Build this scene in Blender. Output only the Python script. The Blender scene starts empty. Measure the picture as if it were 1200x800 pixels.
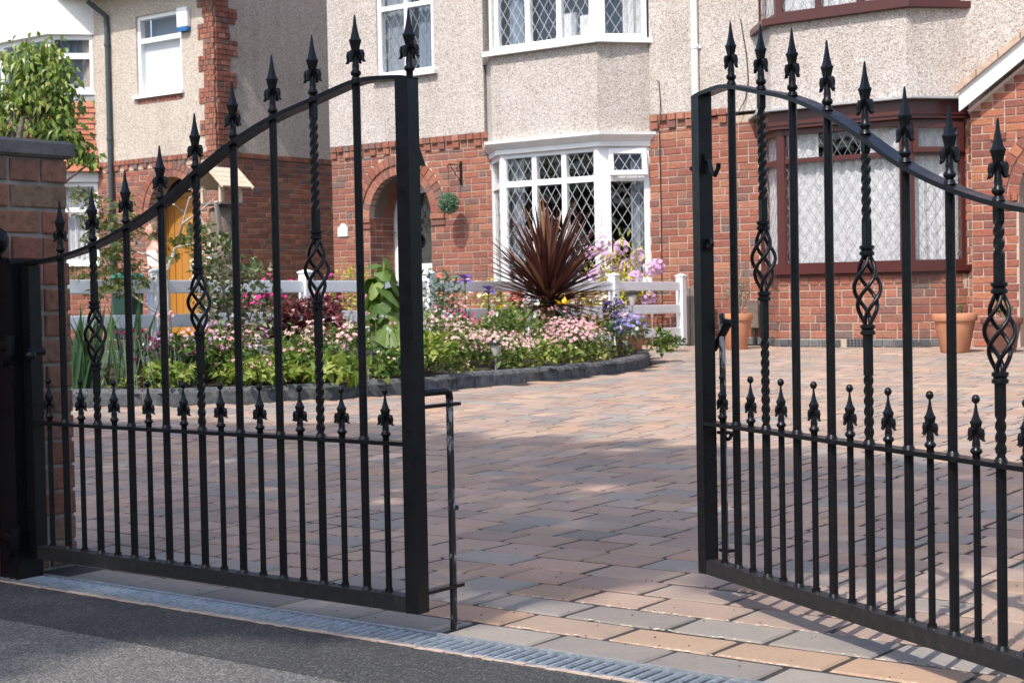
import bpy, bmesh, math, random
from mathutils import Vector, Matrix, noise
R=math.radians; PI=math.pi
rng=random.Random(7)
sc=bpy.context.scene; COL=sc.collection

# ---------------------------------------------------------------- camera
F_PX,PITCH,ROLL,YAW,CAM_H=1823.16,.0296,-.0195,.6497,.8203
fw=Vector((-math.sin(YAW)*math.cos(PITCH),math.cos(YAW)*math.cos(PITCH),-math.sin(PITCH)))
rt=Vector((math.cos(YAW),math.sin(YAW),0)); up=rt.cross(fw)
cr,sr=math.cos(ROLL),math.sin(ROLL)
rt,up=cr*rt+sr*up,cr*up-sr*rt
CAMP=Vector((0,0,CAM_H))
cam=bpy.data.cameras.new('camera'); cam_o=bpy.data.objects.new('camera',cam); COL.objects.link(cam_o)
M=Matrix((rt,up,-fw)).transposed().to_4x4(); M.translation=CAMP; cam_o.matrix_world=M
cam.sensor_width=36; cam.lens=F_PX/1200*36; cam.clip_end=500; cam.clip_start=.05
cam.dof.use_dof=True; cam.dof.focus_distance=4.6; cam.dof.aperture_fstop=14
sc.camera=cam_o
# ---------------------------------------------------------------- sky, sun, exposure
SUN_EL,SUN_AZ=R(53),R(95)           # shadows fall towards SUN_AZ measured from +X
to_sun=Vector((-math.cos(SUN_AZ)*math.cos(SUN_EL),-math.sin(SUN_AZ)*math.cos(SUN_EL),math.sin(SUN_EL)))
w=bpy.data.worlds.new('World'); sc.world=w; w.use_nodes=True
nt=w.node_tree; bg=nt.nodes['Background']
sky=nt.nodes.new('ShaderNodeTexSky'); sky.sky_type='NISHITA'; sky.sun_disc=False
sky.sun_elevation=SUN_EL; sky.sun_rotation=math.atan2(to_sun.x,to_sun.y)
sky.air_density=1.0; sky.dust_density=2.5; sky.ozone_density=1.0
nt.links.new(sky.outputs[0],bg.inputs[0]); bg.inputs[1].default_value=.15
sl=bpy.data.lights.new('sun','SUN'); sl.energy=2.6; sl.angle=R(.53); sl.color=(1,.95,.87)
so=bpy.data.objects.new('sun',sl); COL.objects.link(so)
so.rotation_euler=(-to_sun).to_track_quat('-Z','Y').to_euler(); so.location=(0,-8,12)
vs=sc.view_settings; vs.view_transform='Standard'; vs.look='None'; vs.gamma=1; vs.exposure=.90
sc.cycles.max_bounces=8; sc.cycles.transparent_max_bounces=16

# ---------------------------------------------------------------- helpers
class MB:
    def __init__(s): s.v=[]; s.f=[]; s.mi=[]; s.cur=0
    def face(s,*ix): s.f.append(ix); s.mi.append(s.cur)
    def add(s,vs,fs):
        b=len(s.v); s.v+=[tuple(p) for p in vs]
        for f in fs: s.face(*[b+i for i in f])
    def frame(s,o,u,n,z,x0,x1,y0,y1,z0,z1,back=True):
        """box in a frame: u along, n outward, z up"""
        o=Vector(o); P=[o+u*a+n*b+z*c for c in (z0,z1) for b in (y0,y1) for a in (x0,x1)]
        fs=[(0,1,3,2),(4,6,7,5),(0,4,5,1),(1,5,7,3),(3,7,6,2),(2,6,4,0)]
        s.add(P,fs)
    def box(s,x0,y0,z0,x1,y1,z1):
        s.frame((0,0,0),Vector((1,0,0)),Vector((0,1,0)),Vector((0,0,1)),x0,x1,y0,y1,z0,z1)
    def tube(s,pts,r,n=8,cap=True,flat=None):
        pts=[Vector(p) for p in pts]; N=len(pts)
        rad=r if isinstance(r,(list,tuple)) else [r]*N
        t0=(pts[1]-pts[0]).normalized(); a=t0.orthogonal().normalized()
        if abs(t0.z)>.9: a=Vector((1,0,0))-t0*t0.x; a.normalize()
        b0=len(s.v)
        for i,p in enumerate(pts):
            t=(pts[min(i+1,N-1)]-pts[max(i-1,0)])
            if t.length<1e-9: t=t0
            t=t.normalized(); a=(a-t*a.dot(t))
            a=a.normalized() if a.length>1e-6 else t.orthogonal().normalized()
            b=t.cross(a)
            for k in range(n):
                th=2*PI*k/n+PI/n
                s.v.append(tuple(p+a*(rad[i]*math.cos(th))+b*(rad[i]*math.sin(th))))
        for i in range(N-1):
            for k in range(n):
                k2=(k+1)%n; s.face(b0+i*n+k,b0+i*n+k2,b0+(i+1)*n+k2,b0+(i+1)*n+k)
        if cap:
            s.face(*[b0+k for k in range(n)][::-1]); s.face(*[b0+(N-1)*n+k for k in range(n)])
    def lathe(s,prof,n=12,c=(0,0,0),rot=0,cap=True):
        b0=len(s.v); c=Vector(c)
        for r,z in prof:
            for k in range(n):
                th=2*PI*k/n+rot; s.v.append((c.x+r*math.cos(th),c.y+r*math.sin(th),c.z+z))
        for i in range(len(prof)-1):
            for k in range(n):
                k2=(k+1)%n; s.face(b0+i*n+k,b0+i*n+k2,b0+(i+1)*n+k2,b0+(i+1)*n+k)
        if cap:
            s.face(*[b0+k for k in range(n)][::-1]); s.face(*[b0+(len(prof)-1)*n+k for k in range(n)])
    def prism(s,poly,z0,z1):
        n=len(poly); b=len(s.v)
        s.v+=[(p[0],p[1],z0) for p in poly]+[(p[0],p[1],z1) for p in poly]
        s.face(*range(b+n-1,b-1,-1)); s.face(*range(b+n,b+2*n))
        for i in range(n):
            j=(i+1)%n; s.face(b+i,b+j,b+n+j,b+n+i)
    def wallpoly(s,o,u,n,poly,t):
        """polygon given in (along,up) extruded by t along -n"""
        o=Vector(o); Z=Vector((0,0,1)); N=len(poly); b=len(s.v)
        for d in (0,-t):
            s.v+=[tuple(o+u*p[0]+Z*p[1]+n*d) for p in poly]
        s.face(*range(b,b+N)); s.face(*range(b+2*N-1,b+N-1,-1))
        for i in range(N):
            j=(i+1)%N; s.face(b+j,b+i,b+N+i,b+N+j)
    def mesh(s,name,mats,smooth=False):
        me=bpy.data.meshes.new(name); me.from_pydata(s.v,[],s.f)
        for m in (mats if isinstance(mats,(list,tuple)) else [mats]): me.materials.append(m)
        if any(s.mi): me.polygons.foreach_set('material_index',s.mi)
        if smooth: me.shade_smooth()
        me.update(); return me
def fixn(me):
    bm=bmesh.new(); bm.from_mesh(me); bmesh.ops.recalc_face_normals(bm,faces=bm.faces[:]); bm.to_mesh(me); bm.free(); return me
def autosmooth(me,deg=35):
    bm=bmesh.new(); bm.from_mesh(me); bmesh.ops.recalc_face_normals(bm,faces=bm.faces[:])
    for f in bm.faces: f.smooth=True
    for e in bm.edges:
        e.smooth = len(e.link_faces)==2 and e.calc_face_angle(9)<R(deg)
    bm.to_mesh(me); bm.free(); return me
def root_of(o):
    while o.parent: o=o.parent
    return o
def obj(name,me,parent=None,loc=None):
    """mesh in world coordinates; a part is shifted so that its thing's Empty stands at the base"""
    o=bpy.data.objects.new(name,me); COL.objects.link(o)
    if parent is not None:
        o.parent=parent
        if loc is not None: o.location=loc
        elif parent.parent is None and parent.type=='EMPTY': o.location=-parent.location
    elif loc is not None: o.location=loc
    return o
def ob(name,mb,mat,parent=None,smooth=False,auto=None,fix=True,loc=None):
    me=mb.mesh(name,mat,smooth)
    if auto: autosmooth(me,auto)
    elif fix: fixn(me)
    return obj(name,me,parent,loc)
def tag(o,label,cat,group=None):
    o['label']=label; o['category']=cat
    if group: o['group']=group
    return o
def thing(name,label,cat,loc=(0,0,0),rz=0,group=None):
    o=bpy.data.objects.new(name,None); COL.objects.link(o); o.location=loc; o.rotation_euler=(0,0,rz)
    o.empty_display_size=.2
    return tag(o,label,cat,group)
def struct(o): o['kind']='structure'; return o
def stuff(o): o['kind']='stuff'; return o
def kids(o): return [c for c in ALLKIDS.get(o.name,[])]
def copy_tree(o,parent=None):
    c=o.copy(); COL.objects.link(c)
    if parent is not None: c.parent=parent
    for ch in list(o.children): copy_tree(ch,c)
    return c
X,Y,Z=Vector((1,0,0)),Vector((0,1,0)),Vector((0,0,1))
def ss(a,b,t):
    t=min(1,max(0,(t-a)/(b-a))); return t*t*(3-2*t)
def gz(x,y):
    """height of the ground: the drive climbs gently from the gate to the houses"""
    p=.066*ss(4.6,9.2,y) if y<6.9 else .033+(y-6.9)*.0206
    return min(p,.2)+.027*max(0,-5.2-x)*ss(4.5,6.5,y)*(1-ss(8.5,12.5,y))*(1 if x>-14 else 0)
def in_view(p,mx=0.,my=0.):
    d=Vector(p)-CAMP; z=d.dot(fw)
    if z<.2: return None
    x=600+F_PX*d.dot(rt)/z; y=400-F_PX*d.dot(up)/z
    return (x,y,z) if -mx<x<1200+mx and -my<y<800+my else None

# ---------------------------------------------------------------- materials
def mat(name,col=(.5,.5,.5),rough=.6,metal=0,spec=None):
    m=bpy.data.materials.new(name); m.use_nodes=True; b=m.node_tree.nodes['Principled BSDF']
    b.inputs['Base Color'].default_value=(*col,1); b.inputs['Roughness'].default_value=rough; b.inputs['Metallic'].default_value=metal
    if spec is not None: b.inputs['Specular IOR Level'].default_value=spec
    return m
class NT:
    def __init__(s,m): s.m=m; s.t=m.node_tree; s.b=s.t.nodes['Principled BSDF']
    def n(s,k,**kw):
        x=s.t.nodes.new('ShaderNode'+k)
        for a,v in kw.items(): setattr(x,a,v)
        return x
    def l(s,a,b): s.t.links.new(a,b)
    def pos(s,scale=None):
        g=s.n('NewGeometry'); o=g.outputs['Position']
        if scale:
            mp=s.n('Mapping'); mp.inputs['Scale'].default_value=scale; s.l(o,mp.inputs[0]); o=mp.outputs[0]
        return o
    def noise(s,scale,detail=4,rough=.6,vec=None,out='Fac'):
        x=s.n('TexNoise'); x.inputs['Scale'].default_value=scale; x.inputs['Detail'].default_value=detail; x.inputs['Roughness'].default_value=rough
        s.l(vec or s.pos(),x.inputs['Vector']); return x.outputs[out]
    def vor(s,scale,out='Color',vec=None,feature='F1'):
        x=s.n('TexVoronoi'); x.feature=feature; x.inputs['Scale'].default_value=scale; s.l(vec or s.pos(),x.inputs['Vector']); return x.outputs[out]
    def ramp(s,fac,stops,mode='LINEAR'):
        x=s.n('ValToRGB'); e=x.color_ramp; e.interpolation=mode
        while len(e.elements)<len(stops): e.elements.new(.5)
        for el,(p,c) in zip(e.elements,stops): el.position=p; el.color=(*c,1) if len(c)==3 else c
        s.l(fac,x.inputs[0]); return x.outputs[0]
    def math(s,op,a,b=None):
        x=s.n('Math',operation=op)
        for i,v in enumerate((a,b)):
            if v is None: continue
            if isinstance(v,(int,float)): x.inputs[i].default_value=v
            else: s.l(v,x.inputs[i])
        return x.outputs[0]
    def mix(s,fac,a,b,mode='MIX'):
        x=s.n('Mix',data_type='RGBA',blend_type=mode); 
        for i,v in ((0,fac),(6,a),(7,b)):
            if isinstance(v,(int,float)): x.inputs[i].default_value=v
            elif isinstance(v,tuple): x.inputs[i].default_value=(*v,1)
            else: s.l(v,x.inputs[i])
        return x.outputs[2]
    def rnd(s):
        a=s.n('ObjectInfo').outputs['Random']; b=s.n('NewGeometry').outputs['Random Per Island']
        return s.math('FRACT',s.math('ADD',a,b))
    def col(s,c): s.l(c,s.b.inputs['Base Color'])
    def rough(s,c): s.l(c,s.b.inputs['Roughness'])
    def bump(s,h,strength=.5,dist=.01):
        x=s.n('Bump'); x.inputs['Strength'].default_value=strength; x.inputs['Distance'].default_value=dist
        s.l(h,x.inputs['Height']); s.l(x.outputs[0],s.b.inputs['Normal'])
def m_brick(name,stops,mott=.65):
    m=mat(name,rough=.88); t=NT(m); c=t.ramp(t.rnd(),stops,'LINEAR')
    c=t.mix(1,c,(.97,.925,.88),'MULTIPLY'); c=t.mix(.7,c,t.ramp(t.noise(1.1,5,.65),[(.3,(.78,.76,.76)),(.55,(1,1,1)),(.75,(1.1,1.08,1.06))]),'MULTIPLY')
    c=t.mix(mott,c,t.ramp(t.noise(38,5,.7),[(.3,(.35,.3,.3)),(.55,(1,1,1)),(.75,(1.25,1.15,1.05))]),'MULTIPLY')
    t.col(c); t.bump(t.noise(130,4,.7),.6,.004); return m
BR=m_brick('brick_red',[(0,(.27,.095,.066)),(.15,(.33,.125,.085)),(.3,(.24,.095,.075)),(.45,(.37,.155,.105)),(.6,(.29,.115,.08)),(.72,(.40,.19,.125)),(.84,(.21,.095,.08)),(.95,(.22,.13,.11)),(1,(.17,.13,.125))])
BRP=m_brick('brick_porch',[(0,(.27,.09,.065)),(.3,(.36,.13,.08)),(.5,(.42,.175,.1)),(.7,(.23,.085,.07)),(.85,(.30,.12,.09)),(1,(.2,.085,.075))])
BROLD=m_brick('brick_weathered',[(0,(.22,.09,.055)),(.3,(.28,.14,.085)),(.5,(.19,.105,.08)),(.7,(.31,.115,.07)),(.85,(.24,.16,.10)),(1,(.17,.11,.085))],.75)
BRBLUE=m_brick('brick_blue_engineering',[(0,(.07,.085,.1)),(.5,(.11,.125,.14)),(1,(.16,.17,.18))])
TILE=m_brick('clay_tile',[(0,(.42,.16,.09)),(.5,(.5,.2,.12)),(1,(.55,.25,.16))],.35)
def m_rough(name,ca,cb,scale,rough=.9,bs=120,bd=.004,bst=.6):
    m=mat(name,rough=rough); t=NT(m); t.col(t.ramp(t.noise(scale,6,.65),[(.3,ca),(.7,cb)])); t.bump(t.noise(bs,5,.7),bst,bd); return m
MORTAR=m_rough('mortar',(.38,.29,.23),(.52,.42,.34),30)
MORTARG=m_rough('mortar_grey',(.2,.18,.15),(.34,.3,.26),25)
def m_dash(tint=(1,1,1)):
    m=mat('pebble_dash',rough=.95); t=NT(m)
    v=t.vor(105,'Color'); sep=t.n('SeparateColor'); t.l(v,sep.inputs[0])
    c=t.ramp(sep.outputs[0],[(0,(.19,.15,.13)),(.14,(.37,.315,.285)),(.38,(.50,.44,.405)),(.75,(.60,.545,.505)),(1,(.76,.72,.69))])
    c=t.mix(.6,c,t.ramp(t.noise(1.6,6,.7),[(.3,(.80,.76,.72)),(.6,(1,1,1))]),'MULTIPLY')
    c=t.mix(1,c,tint,'MULTIPLY'); c=t.mix(.75,c,t.ramp(t.noise(1,5,.6,vec=t.pos((2.6,2.6,.30))),[(.3,(.84,.82,.80)),(.5,(1,1,1)),(.72,(1.05,1.05,1.05))]),'MULTIPLY'); t.col(c); h=t.math('SUBTRACT',1,t.vor(105,'Distance')); h2=t.math('ADD',h,t.math('MULTIPLY',t.noise(150,3),.6)); t.bump(h2,.75,.008); return m
DASH=m_dash((.96,.975,.98)); DASHC=m_dash((1,.985,.92))
UPVC=mat('white_upvc',(.80,.81,.82),.28)
def m_white(name,a=(.74,.75,.75),b=(.82,.82,.81)):
    m=mat(name,rough=.45); t=NT(m); t.col(t.ramp(t.noise(7,5,.7),[(.35,a),(.65,b)])); t.bump(t.noise(60,3),.06,.003); return m
FENCEW=m_white('white_fence_plastic',(.78,.79,.80),(.86,.86,.86)); PAINTW=m_white('white_paint')
BROWN=mat('brown_upvc',(.072,.018,.0145),.33)
FLASH=m_rough('grey_lead',(.28,.29,.31),(.42,.43,.45),20,.55)
def m_iron():
    m=mat('black_iron',rough=.33,spec=.26); t=NT(m)
    n=t.noise(55,5,.7); c=t.ramp(n,[(.3,(.004,.0045,.006)),(.62,(.0065,.007,.0085)),(.74,(.012,.012,.012)),(.80,(.05,.047,.043))])
    c=t.mix(1,c,t.ramp(t.noise(240,2,.5),[(.73,(1,1,1)),(.77,(7,6.5,6))]),'MULTIPLY'); t.col(c); t.rough(t.ramp(t.noise(30,4),[(.3,(.24,.24,.24)),(.7,(.42,.42,.42))])); t.bump(t.noise(180,4,.65),.22,.002); return m
IRON=m_iron()
def m_iron_worn():
    m=mat('black_iron_dirty',rough=.6); t=NT(m)
    n=t.noise(34,7,.75); c=t.ramp(n,[(.35,(.006,.006,.007)),(.56,(.012,.011,.011)),(.66,(.03,.026,.023)),(.8,(.06,.052,.045))])
    t.col(c); t.bump(t.noise(90,5,.7),.5,.003); return m
IRONW=m_iron_worn()
def m_rod():
    m=mat('chipped_rod',rough=.45); t=NT(m); n=t.noise(26,6,.7,vec=t.pos((1,1,.35)))
    t.col(t.ramp(n,[(.45,(.010,.010,.012)),(.54,(.02,.02,.02)),(.57,(.30,.31,.32)),(.8,(.40,.41,.42))])); return m
ROD=m_rod()
GALV=mat('galvanised_steel',(.62,.66,.70),.34,.75)
def m_galv():
    m=GALV; t=NT(m); t.col(t.ramp(t.vor(90,'Color'),[(0,(.26,.29,.31)),(1,(.46,.49,.51))])); t.rough(t.ramp(t.noise(40,4),[(.3,(.40,.40,.40)),(.7,(.65,.65,.65))])); return m
m_galv()
DARK=mat('dark_void',(.012,.012,.014),.9)
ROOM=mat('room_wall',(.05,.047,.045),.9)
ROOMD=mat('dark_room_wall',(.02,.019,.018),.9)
def m_glass():
    m=bpy.data.materials.new('window_glass'); m.use_nodes=True; t=m.node_tree; t.nodes.clear()
    o=t.nodes.new('ShaderNodeOutputMaterial'); mx=t.nodes.new('ShaderNodeMixShader'); tr=t.nodes.new('ShaderNodeBsdfTransparent'); gl=t.nodes.new('ShaderNodeBsdfGlossy')
    gl.inputs['Roughness'].default_value=.015; gl.inputs[0].default_value=(.95,.97,1,1); tr.inputs[0].default_value=(.93,.93,.935,1)
    nz=t.nodes.new('ShaderNodeTexNoise'); nz.inputs['Scale'].default_value=5.5; nz.inputs['Detail'].default_value=1; gp=t.nodes.new('ShaderNodeNewGeometry'); t.links.new(gp.outputs['Position'],nz.inputs['Vector']); bp=t.nodes.new('ShaderNodeBump'); bp.inputs['Strength'].default_value=.35; bp.inputs['Distance'].default_value=.02; t.links.new(nz.outputs[0],bp.inputs['Height']); t.links.new(bp.outputs[0],gl.inputs['Normal'])
    fr=t.nodes.new('ShaderNodeFresnel'); fr.inputs[0].default_value=1.52; gm=t.nodes.new('ShaderNodeNewGeometry'); iv=t.nodes.new('ShaderNodeMath'); iv.operation='SUBTRACT'; iv.inputs[0].default_value=1; t.links.new(gm.outputs['Backfacing'],iv.inputs[1]); ml=t.nodes.new('ShaderNodeMath'); ml.operation='MULTIPLY'; t.links.new(fr.outputs[0],ml.inputs[0]); t.links.new(iv.outputs[0],ml.inputs[1])
    t.links.new(ml.outputs[0],mx.inputs[0]); t.links.new(tr.outputs[0],mx.inputs[1]); t.links.new(gl.outputs[0],mx.inputs[2]); t.links.new(mx.outputs[0],o.inputs[0]); return m
GLASS=m_glass()
LEADW=mat('white_lead_came',(.50,.52,.54),.4); LEADD=mat('dark_lead_came',(.06,.06,.065),.5); LEADG=mat('grey_lead_came',(.19,.21,.23),.45)
def m_net():
    m=mat('net_curtain',rough=.9); t=NT(m); t.col(t.ramp(t.vor(26,'Distance'),[(.1,(.52,.54,.55)),(.5,(.74,.745,.755)),(.8,(.64,.655,.665))])); t.bump(t.noise(14,4),.5,.03)
    t.b.inputs['Transmission Weight'].default_value=0; return m
NET=m_net()
CURT=mat('grey_curtain',(.30,.34,.38),.9); BLIND=mat('roller_blind',(.74,.75,.76),.8)
CURTB=mat('blue_grey_curtain',(.22,.28,.36),.9)
def m_paver(name,stops,dark=1.):
    m=mat(name,rough=.85); t=NT(m); c=t.ramp(t.rnd(),stops)
    c=t.mix(1,c,t.ramp(t.math('FRACT',t.math('MULTIPLY',t.rnd(),7.31)),[(0,(.74,.75,.77)),(.5,(1,1,1)),(1,(1.16,1.15,1.14))]),'MULTIPLY'); c2=t.mix(.30,c,t.ramp(t.noise(9,5,.65),[(.3,(.33,.26,.235)),(.45,(.38,.32,.285)),(.6,(.30,.275,.265)),(.75,(.41,.30,.24))]))
    c3=t.mix(.55,c2,t.ramp(t.noise(95,4,.8),[(.25,(.62,.6,.6)),(.5,(1,1,1)),(.8,(1.25,1.22,1.2))]),'MULTIPLY')
    c3=t.mix(1,c3,(.90,.845,.785),'MULTIPLY')
    c3=t.mix(.8,c3,t.ramp(t.noise(1.3,5,.65),[(.3,(.80,.79,.79)),(.5,(1,1,1)),(.7,(1.08,1.06,1.04))]),'MULTIPLY')
    c3=t.mix(1,c3,t.ramp(t.noise(17,3,.5),[(.22,(.55,.52,.50)),(.29,(1,1,1))]),'MULTIPLY')
    t.col(c3); t.bump(t.noise(150,5,.75),.55,.004); return m
PAVE=m_paver('block_paving',[(0,(.36,.285,.245)),(.15,(.40,.28,.215)),(.3,(.31,.275,.255)),(.45,(.42,.27,.20)),(.55,(.36,.27,.23)),(.68,(.44,.32,.235)),(.8,(.34,.25,.22)),(.9,(.42,.265,.195)),(1,(.38,.30,.25))])
PAVEC=m_paver('charcoal_paving',[(0,(.21,.21,.21)),(.5,(.25,.245,.24)),(1,(.29,.28,.265))])
PAVEB=m_paver('buff_paving',[(0,(.38,.25,.165)),(.5,(.42,.30,.20)),(1,(.45,.265,.17))])
JOINT=m_rough('jointing_sand',(.016,.014,.013),(.045,.04,.035),60)
def m_asph(name,a,b,c):
    m=mat(name,rough=.92); t=NT(m); v=t.vor(170,'Color'); s=t.n('SeparateColor'); t.l(v,s.inputs[0])
    k=t.ramp(s.outputs[0],[(0,a),(.3,a),(.6,b),(.85,b),(.9,c),(1,c)])
    k=t.mix(.6,k,t.ramp(t.noise(3,6,.7),[(.3,(.72,.72,.74)),(.7,(1.15,1.12,1.08))]),'MULTIPLY')
    t.col(k); t.bump(t.math('SUBTRACT',1,t.vor(170,'Distance')),.8,.006); return m
ASPH=m_asph('old_asphalt',(.088,.085,.08),(.145,.14,.132),(.22,.213,.203)); ASPHN=m_asph('new_asphalt',(.032,.032,.033),(.052,.052,.053),(.095,.095,.095))
SOIL=m_rough('garden_soil',(.03,.02,.014),(.075,.052,.036),14,.95,60,.02,1)
LAWN=m_rough('rough_lawn',(.05,.075,.02),(.09,.11,.035),18,.95,80,.02,1)
KERB=m_rough('kerb_stone',(.03,.032,.037),(.14,.145,.15),22,.85,90,.005,.8)
COPE=m_rough('coping_stone',(.10,.095,.09),(.17,.16,.145),10,.9,60,.008,.9)
TERRA=m_rough('terracotta',(.42,.17,.085),(.52,.25,.14),6,.85,40,.002,.3)
TERRAD=m_rough('dark_glazed_pot',(.14,.06,.045),(.2,.09,.065),8,.5,40,.002,.3)
def m_wood(name,a,b,sc_=(3,3,22),rough=.7):
    m=mat(name,rough=rough); t=NT(m); n=t.noise(3,6,.6,vec=t.pos(sc_)); t.col(t.ramp(n,[(.3,a),(.7,b)])); t.bump(n,.2,.004); return m
DOORW=m_wood('honey_oak',(.36,.15,.025),(.48,.22,.045),(22,22,2),.4)
PALEW=m_wood('pale_softwood',(.52,.42,.30),(.64,.54,.41),(4,14,14)); OLDW=m_wood('weathered_wood',(.12,.105,.09),(.22,.2,.175),(14,14,2),.9)
BARK=m_rough('bark',(.10,.075,.055),(.26,.21,.165),22,.95,40,.02,1); BARKP=m_rough('pale_bark',(.34,.28,.23),(.52,.45,.38),18,.9,50,.01,.8)
def m_leaf(name,stops,rough=.5,trans=.25,spec=.3):
    m=mat(name,rough=rough,spec=spec); t=NT(m); c=t.ramp(t.rnd(),stops); t.col(c)
    o=[n for n in t.t.nodes if n.type=='OUTPUT_MATERIAL'][0]; tl=t.n('BsdfTranslucent'); t.l(t.mix(1,c,(1.5,1.6,.8),'MULTIPLY'),tl.inputs[0])
    mx=t.n('MixShader'); mx.inputs[0].default_value=trans; t.l(t.b.outputs[0],mx.inputs[1]); t.l(tl.outputs[0],mx.inputs[2]); t.l(mx.outputs[0],o.inputs[0]); return m
L_MID=m_leaf('leaf_mid',[(0,(.04,.085,.018)),(.5,(.085,.145,.03)),(.85,(.14,.20,.04)),(1,(.22,.24,.055))])
L_DARK=m_leaf('leaf_dark',[(0,(.02,.045,.014)),(.6,(.04,.075,.02)),(1,(.07,.11,.03))])
L_LIME=m_leaf('leaf_lime',[(0,(.09,.15,.025)),(.4,(.18,.25,.045)),(.8,(.29,.34,.075)),(1,(.36,.36,.12))],trans=.3)
L_MAPLE=m_leaf('leaf_maple',[(0,(.045,.075,.018)),(.6,(.085,.115,.03)),(.9,(.14,.15,.035)),(1,(.3,.2,.04))])
L_VAR=m_leaf('leaf_variegated',[(0,(.06,.09,.03)),(.4,(.11,.14,.055)),(.6,(.36,.38,.25)),(.8,(.15,.18,.08)),(.9,(.13,.05,.06)),(1,(.45,.45,.33))])
L_RED=m_leaf('leaf_red',[(0,(.05,.010,.014)),(.6,(.11,.022,.028)),(.85,(.20,.045,.05)),(1,(.22,.12,.11))])
L_GREY=m_leaf('leaf_grey_green',[(0,(.08,.12,.08)),(.6,(.15,.2,.14)),(1,(.28,.33,.26))])
L_YEL=m_leaf('leaf_yellow',[(0,(.35,.34,.05)),(.6,(.52,.47,.07)),(1,(.3,.33,.06))])
L_IRIS=m_leaf('leaf_iris',[(0,(.025,.065,.028)),(.6,(.05,.105,.04)),(1,(.09,.16,.05))],.4)
L_CORD=m_leaf('cordyline_blade',[(0,(.040,.014,.014)),(.5,(.085,.028,.024)),(.75,(.15,.055,.045)),(.9,(.22,.10,.065)),(1,(.32,.18,.09))],.36,.12,.4)
L_DRY=m_leaf('dry_blade',[(0,(.34,.215,.095)),(1,(.46,.32,.16))],.7)
def fl(name,a,b,tr=.2): return m_leaf(name,[(0,a),(1,b)],.6,tr)
P_PINK=fl('petal_pink',(.62,.24,.34),(.78,.48,.52)); P_MAG=fl('petal_magenta',(.5,.02,.2),(.68,.06,.3)); P_LIL=fl('petal_lilac',(.5,.28,.58),(.72,.5,.75))
P_BLUE=fl('petal_blue',(.22,.2,.6),(.42,.38,.75)); P_PUR=fl('petal_purple',(.1,.05,.35),(.2,.1,.5)); P_WHITE=fl('petal_white',(.75,.75,.72),(.85,.85,.8))
P_YEL=fl('petal_yellow',(.8,.45,.02),(.85,.6,.05)); P_CORAL=fl('petal_coral',(.7,.16,.12),(.8,.32,.22)); P_CREAM=fl('petal_cream',(.75,.7,.4),(.8,.78,.55)); P_WINE=fl('petal_wine',(.2,.02,.09),(.32,.05,.16)); P_BEIGE=fl('petal_pale_pink',(.62,.42,.38),(.75,.56,.5))

# ---------------------------------------------------------------- ground, road, drive
KERB_LINE=[(-10.2,5.95),(-9.6,6.25),(-8.869,6.705),(-8.306,7.055),(-7.964,7.526),(-7.65,8.03),(-7.42,8.66),(-7.35,9.3),(-7.30,10.03),(-7.33,10.8),(-7.476,11.58),(-7.755,12.3),(-8.156,12.93),(-8.65,13.42),(-9.12,13.6)]
def spline(P,step):
    out=[]
    for i in range(len(P)-1):
        p0=Vector(P[max(i-1,0)]);p1=Vector(P[i]);p2=Vector(P[i+1]);p3=Vector(P[min(i+2,len(P)-1)])
        for k in range(12):
            t=k/12; out.append(.5*((2*p1)+(p2-p0)*t+(2*p0-5*p1+4*p2-p3)*t*t+(3*p1-p0-3*p2+p3)*t**3))
    out.append(Vector(P[-1])); res=[out[0]]; acc=0
    for a,b in zip(out,out[1:]):
        L=(b-a).length
        while acc+L>=step:
            r=(step-acc)/L; a=a+(b-a)*r; res.append(a); L=(b-a).length; acc=0
        acc+=L
    return res
KERBP=spline(KERB_LINE,.2); KPOLY=[(p.x,p.y) for p in KERBP]+[(-9.12,14.5),(-12,14.5),(-12,5.9)]
def inpoly(x,y,P):
    c=False; j=len(P)-1
    for i in range(len(P)):
        (xi,yi),(xj,yj)=P[i],P[j]
        if (yi>y)!=(yj>y) and x<(xj-xi)*(y-yi)/(yj-yi)+xi: c=not c
        j=i
    return c
def kdist(x,y): return min(math.hypot(p.x-x,p.y-y) for p in KERBP)
def sheet(name,xs,ys,fz,m,skip=None):
    mb=MB(); nx,ny=len(xs),len(ys)
    for y in ys:
        for x in xs: mb.v.append((x,y,fz(x,y)))
    for j in range(ny-1):
        for i in range(nx-1):
            if skip and skip((xs[i]+xs[i+1])/2,(ys[j]+ys[j+1])/2): continue
            mb.face(j*nx+i,j*nx+i+1,(j+1)*nx+i+1,(j+1)*nx+i)
    return ob(name,mb,m,fix=False)
lin=lambda a,b,n:[a+(b-a)*i/(n-1) for i in range(n)]
struct(sheet('ground',[-300,-100,-50]+lin(-30,10,81)+[40,100,300],[-300,-100,-30]+lin(-10,30,81)+[60,120,300],lambda x,y:gz(x,y)-.05,LAWN))
GB=2.885
struct(sheet('road',[-60,-30]+lin(-8,4,13)+[30,60],[-14,-6,-3]+lin(-2,2.5,10),lambda x,y:0,ASPH))
struct(sheet('asphalt_strip',lin(-12,8,41),[2.5-.09,2.5,2.735],lambda x,y:.004-(.004 if y<2.45 else 0)+(.0 if y>2.45 else .0005),ASPHN))
drive=struct(sheet('driveway',lin(-10.5,3,55),lin(GB-.012,15.75,53),lambda x,y:gz(x,y)-.0040,JOINT))
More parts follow.
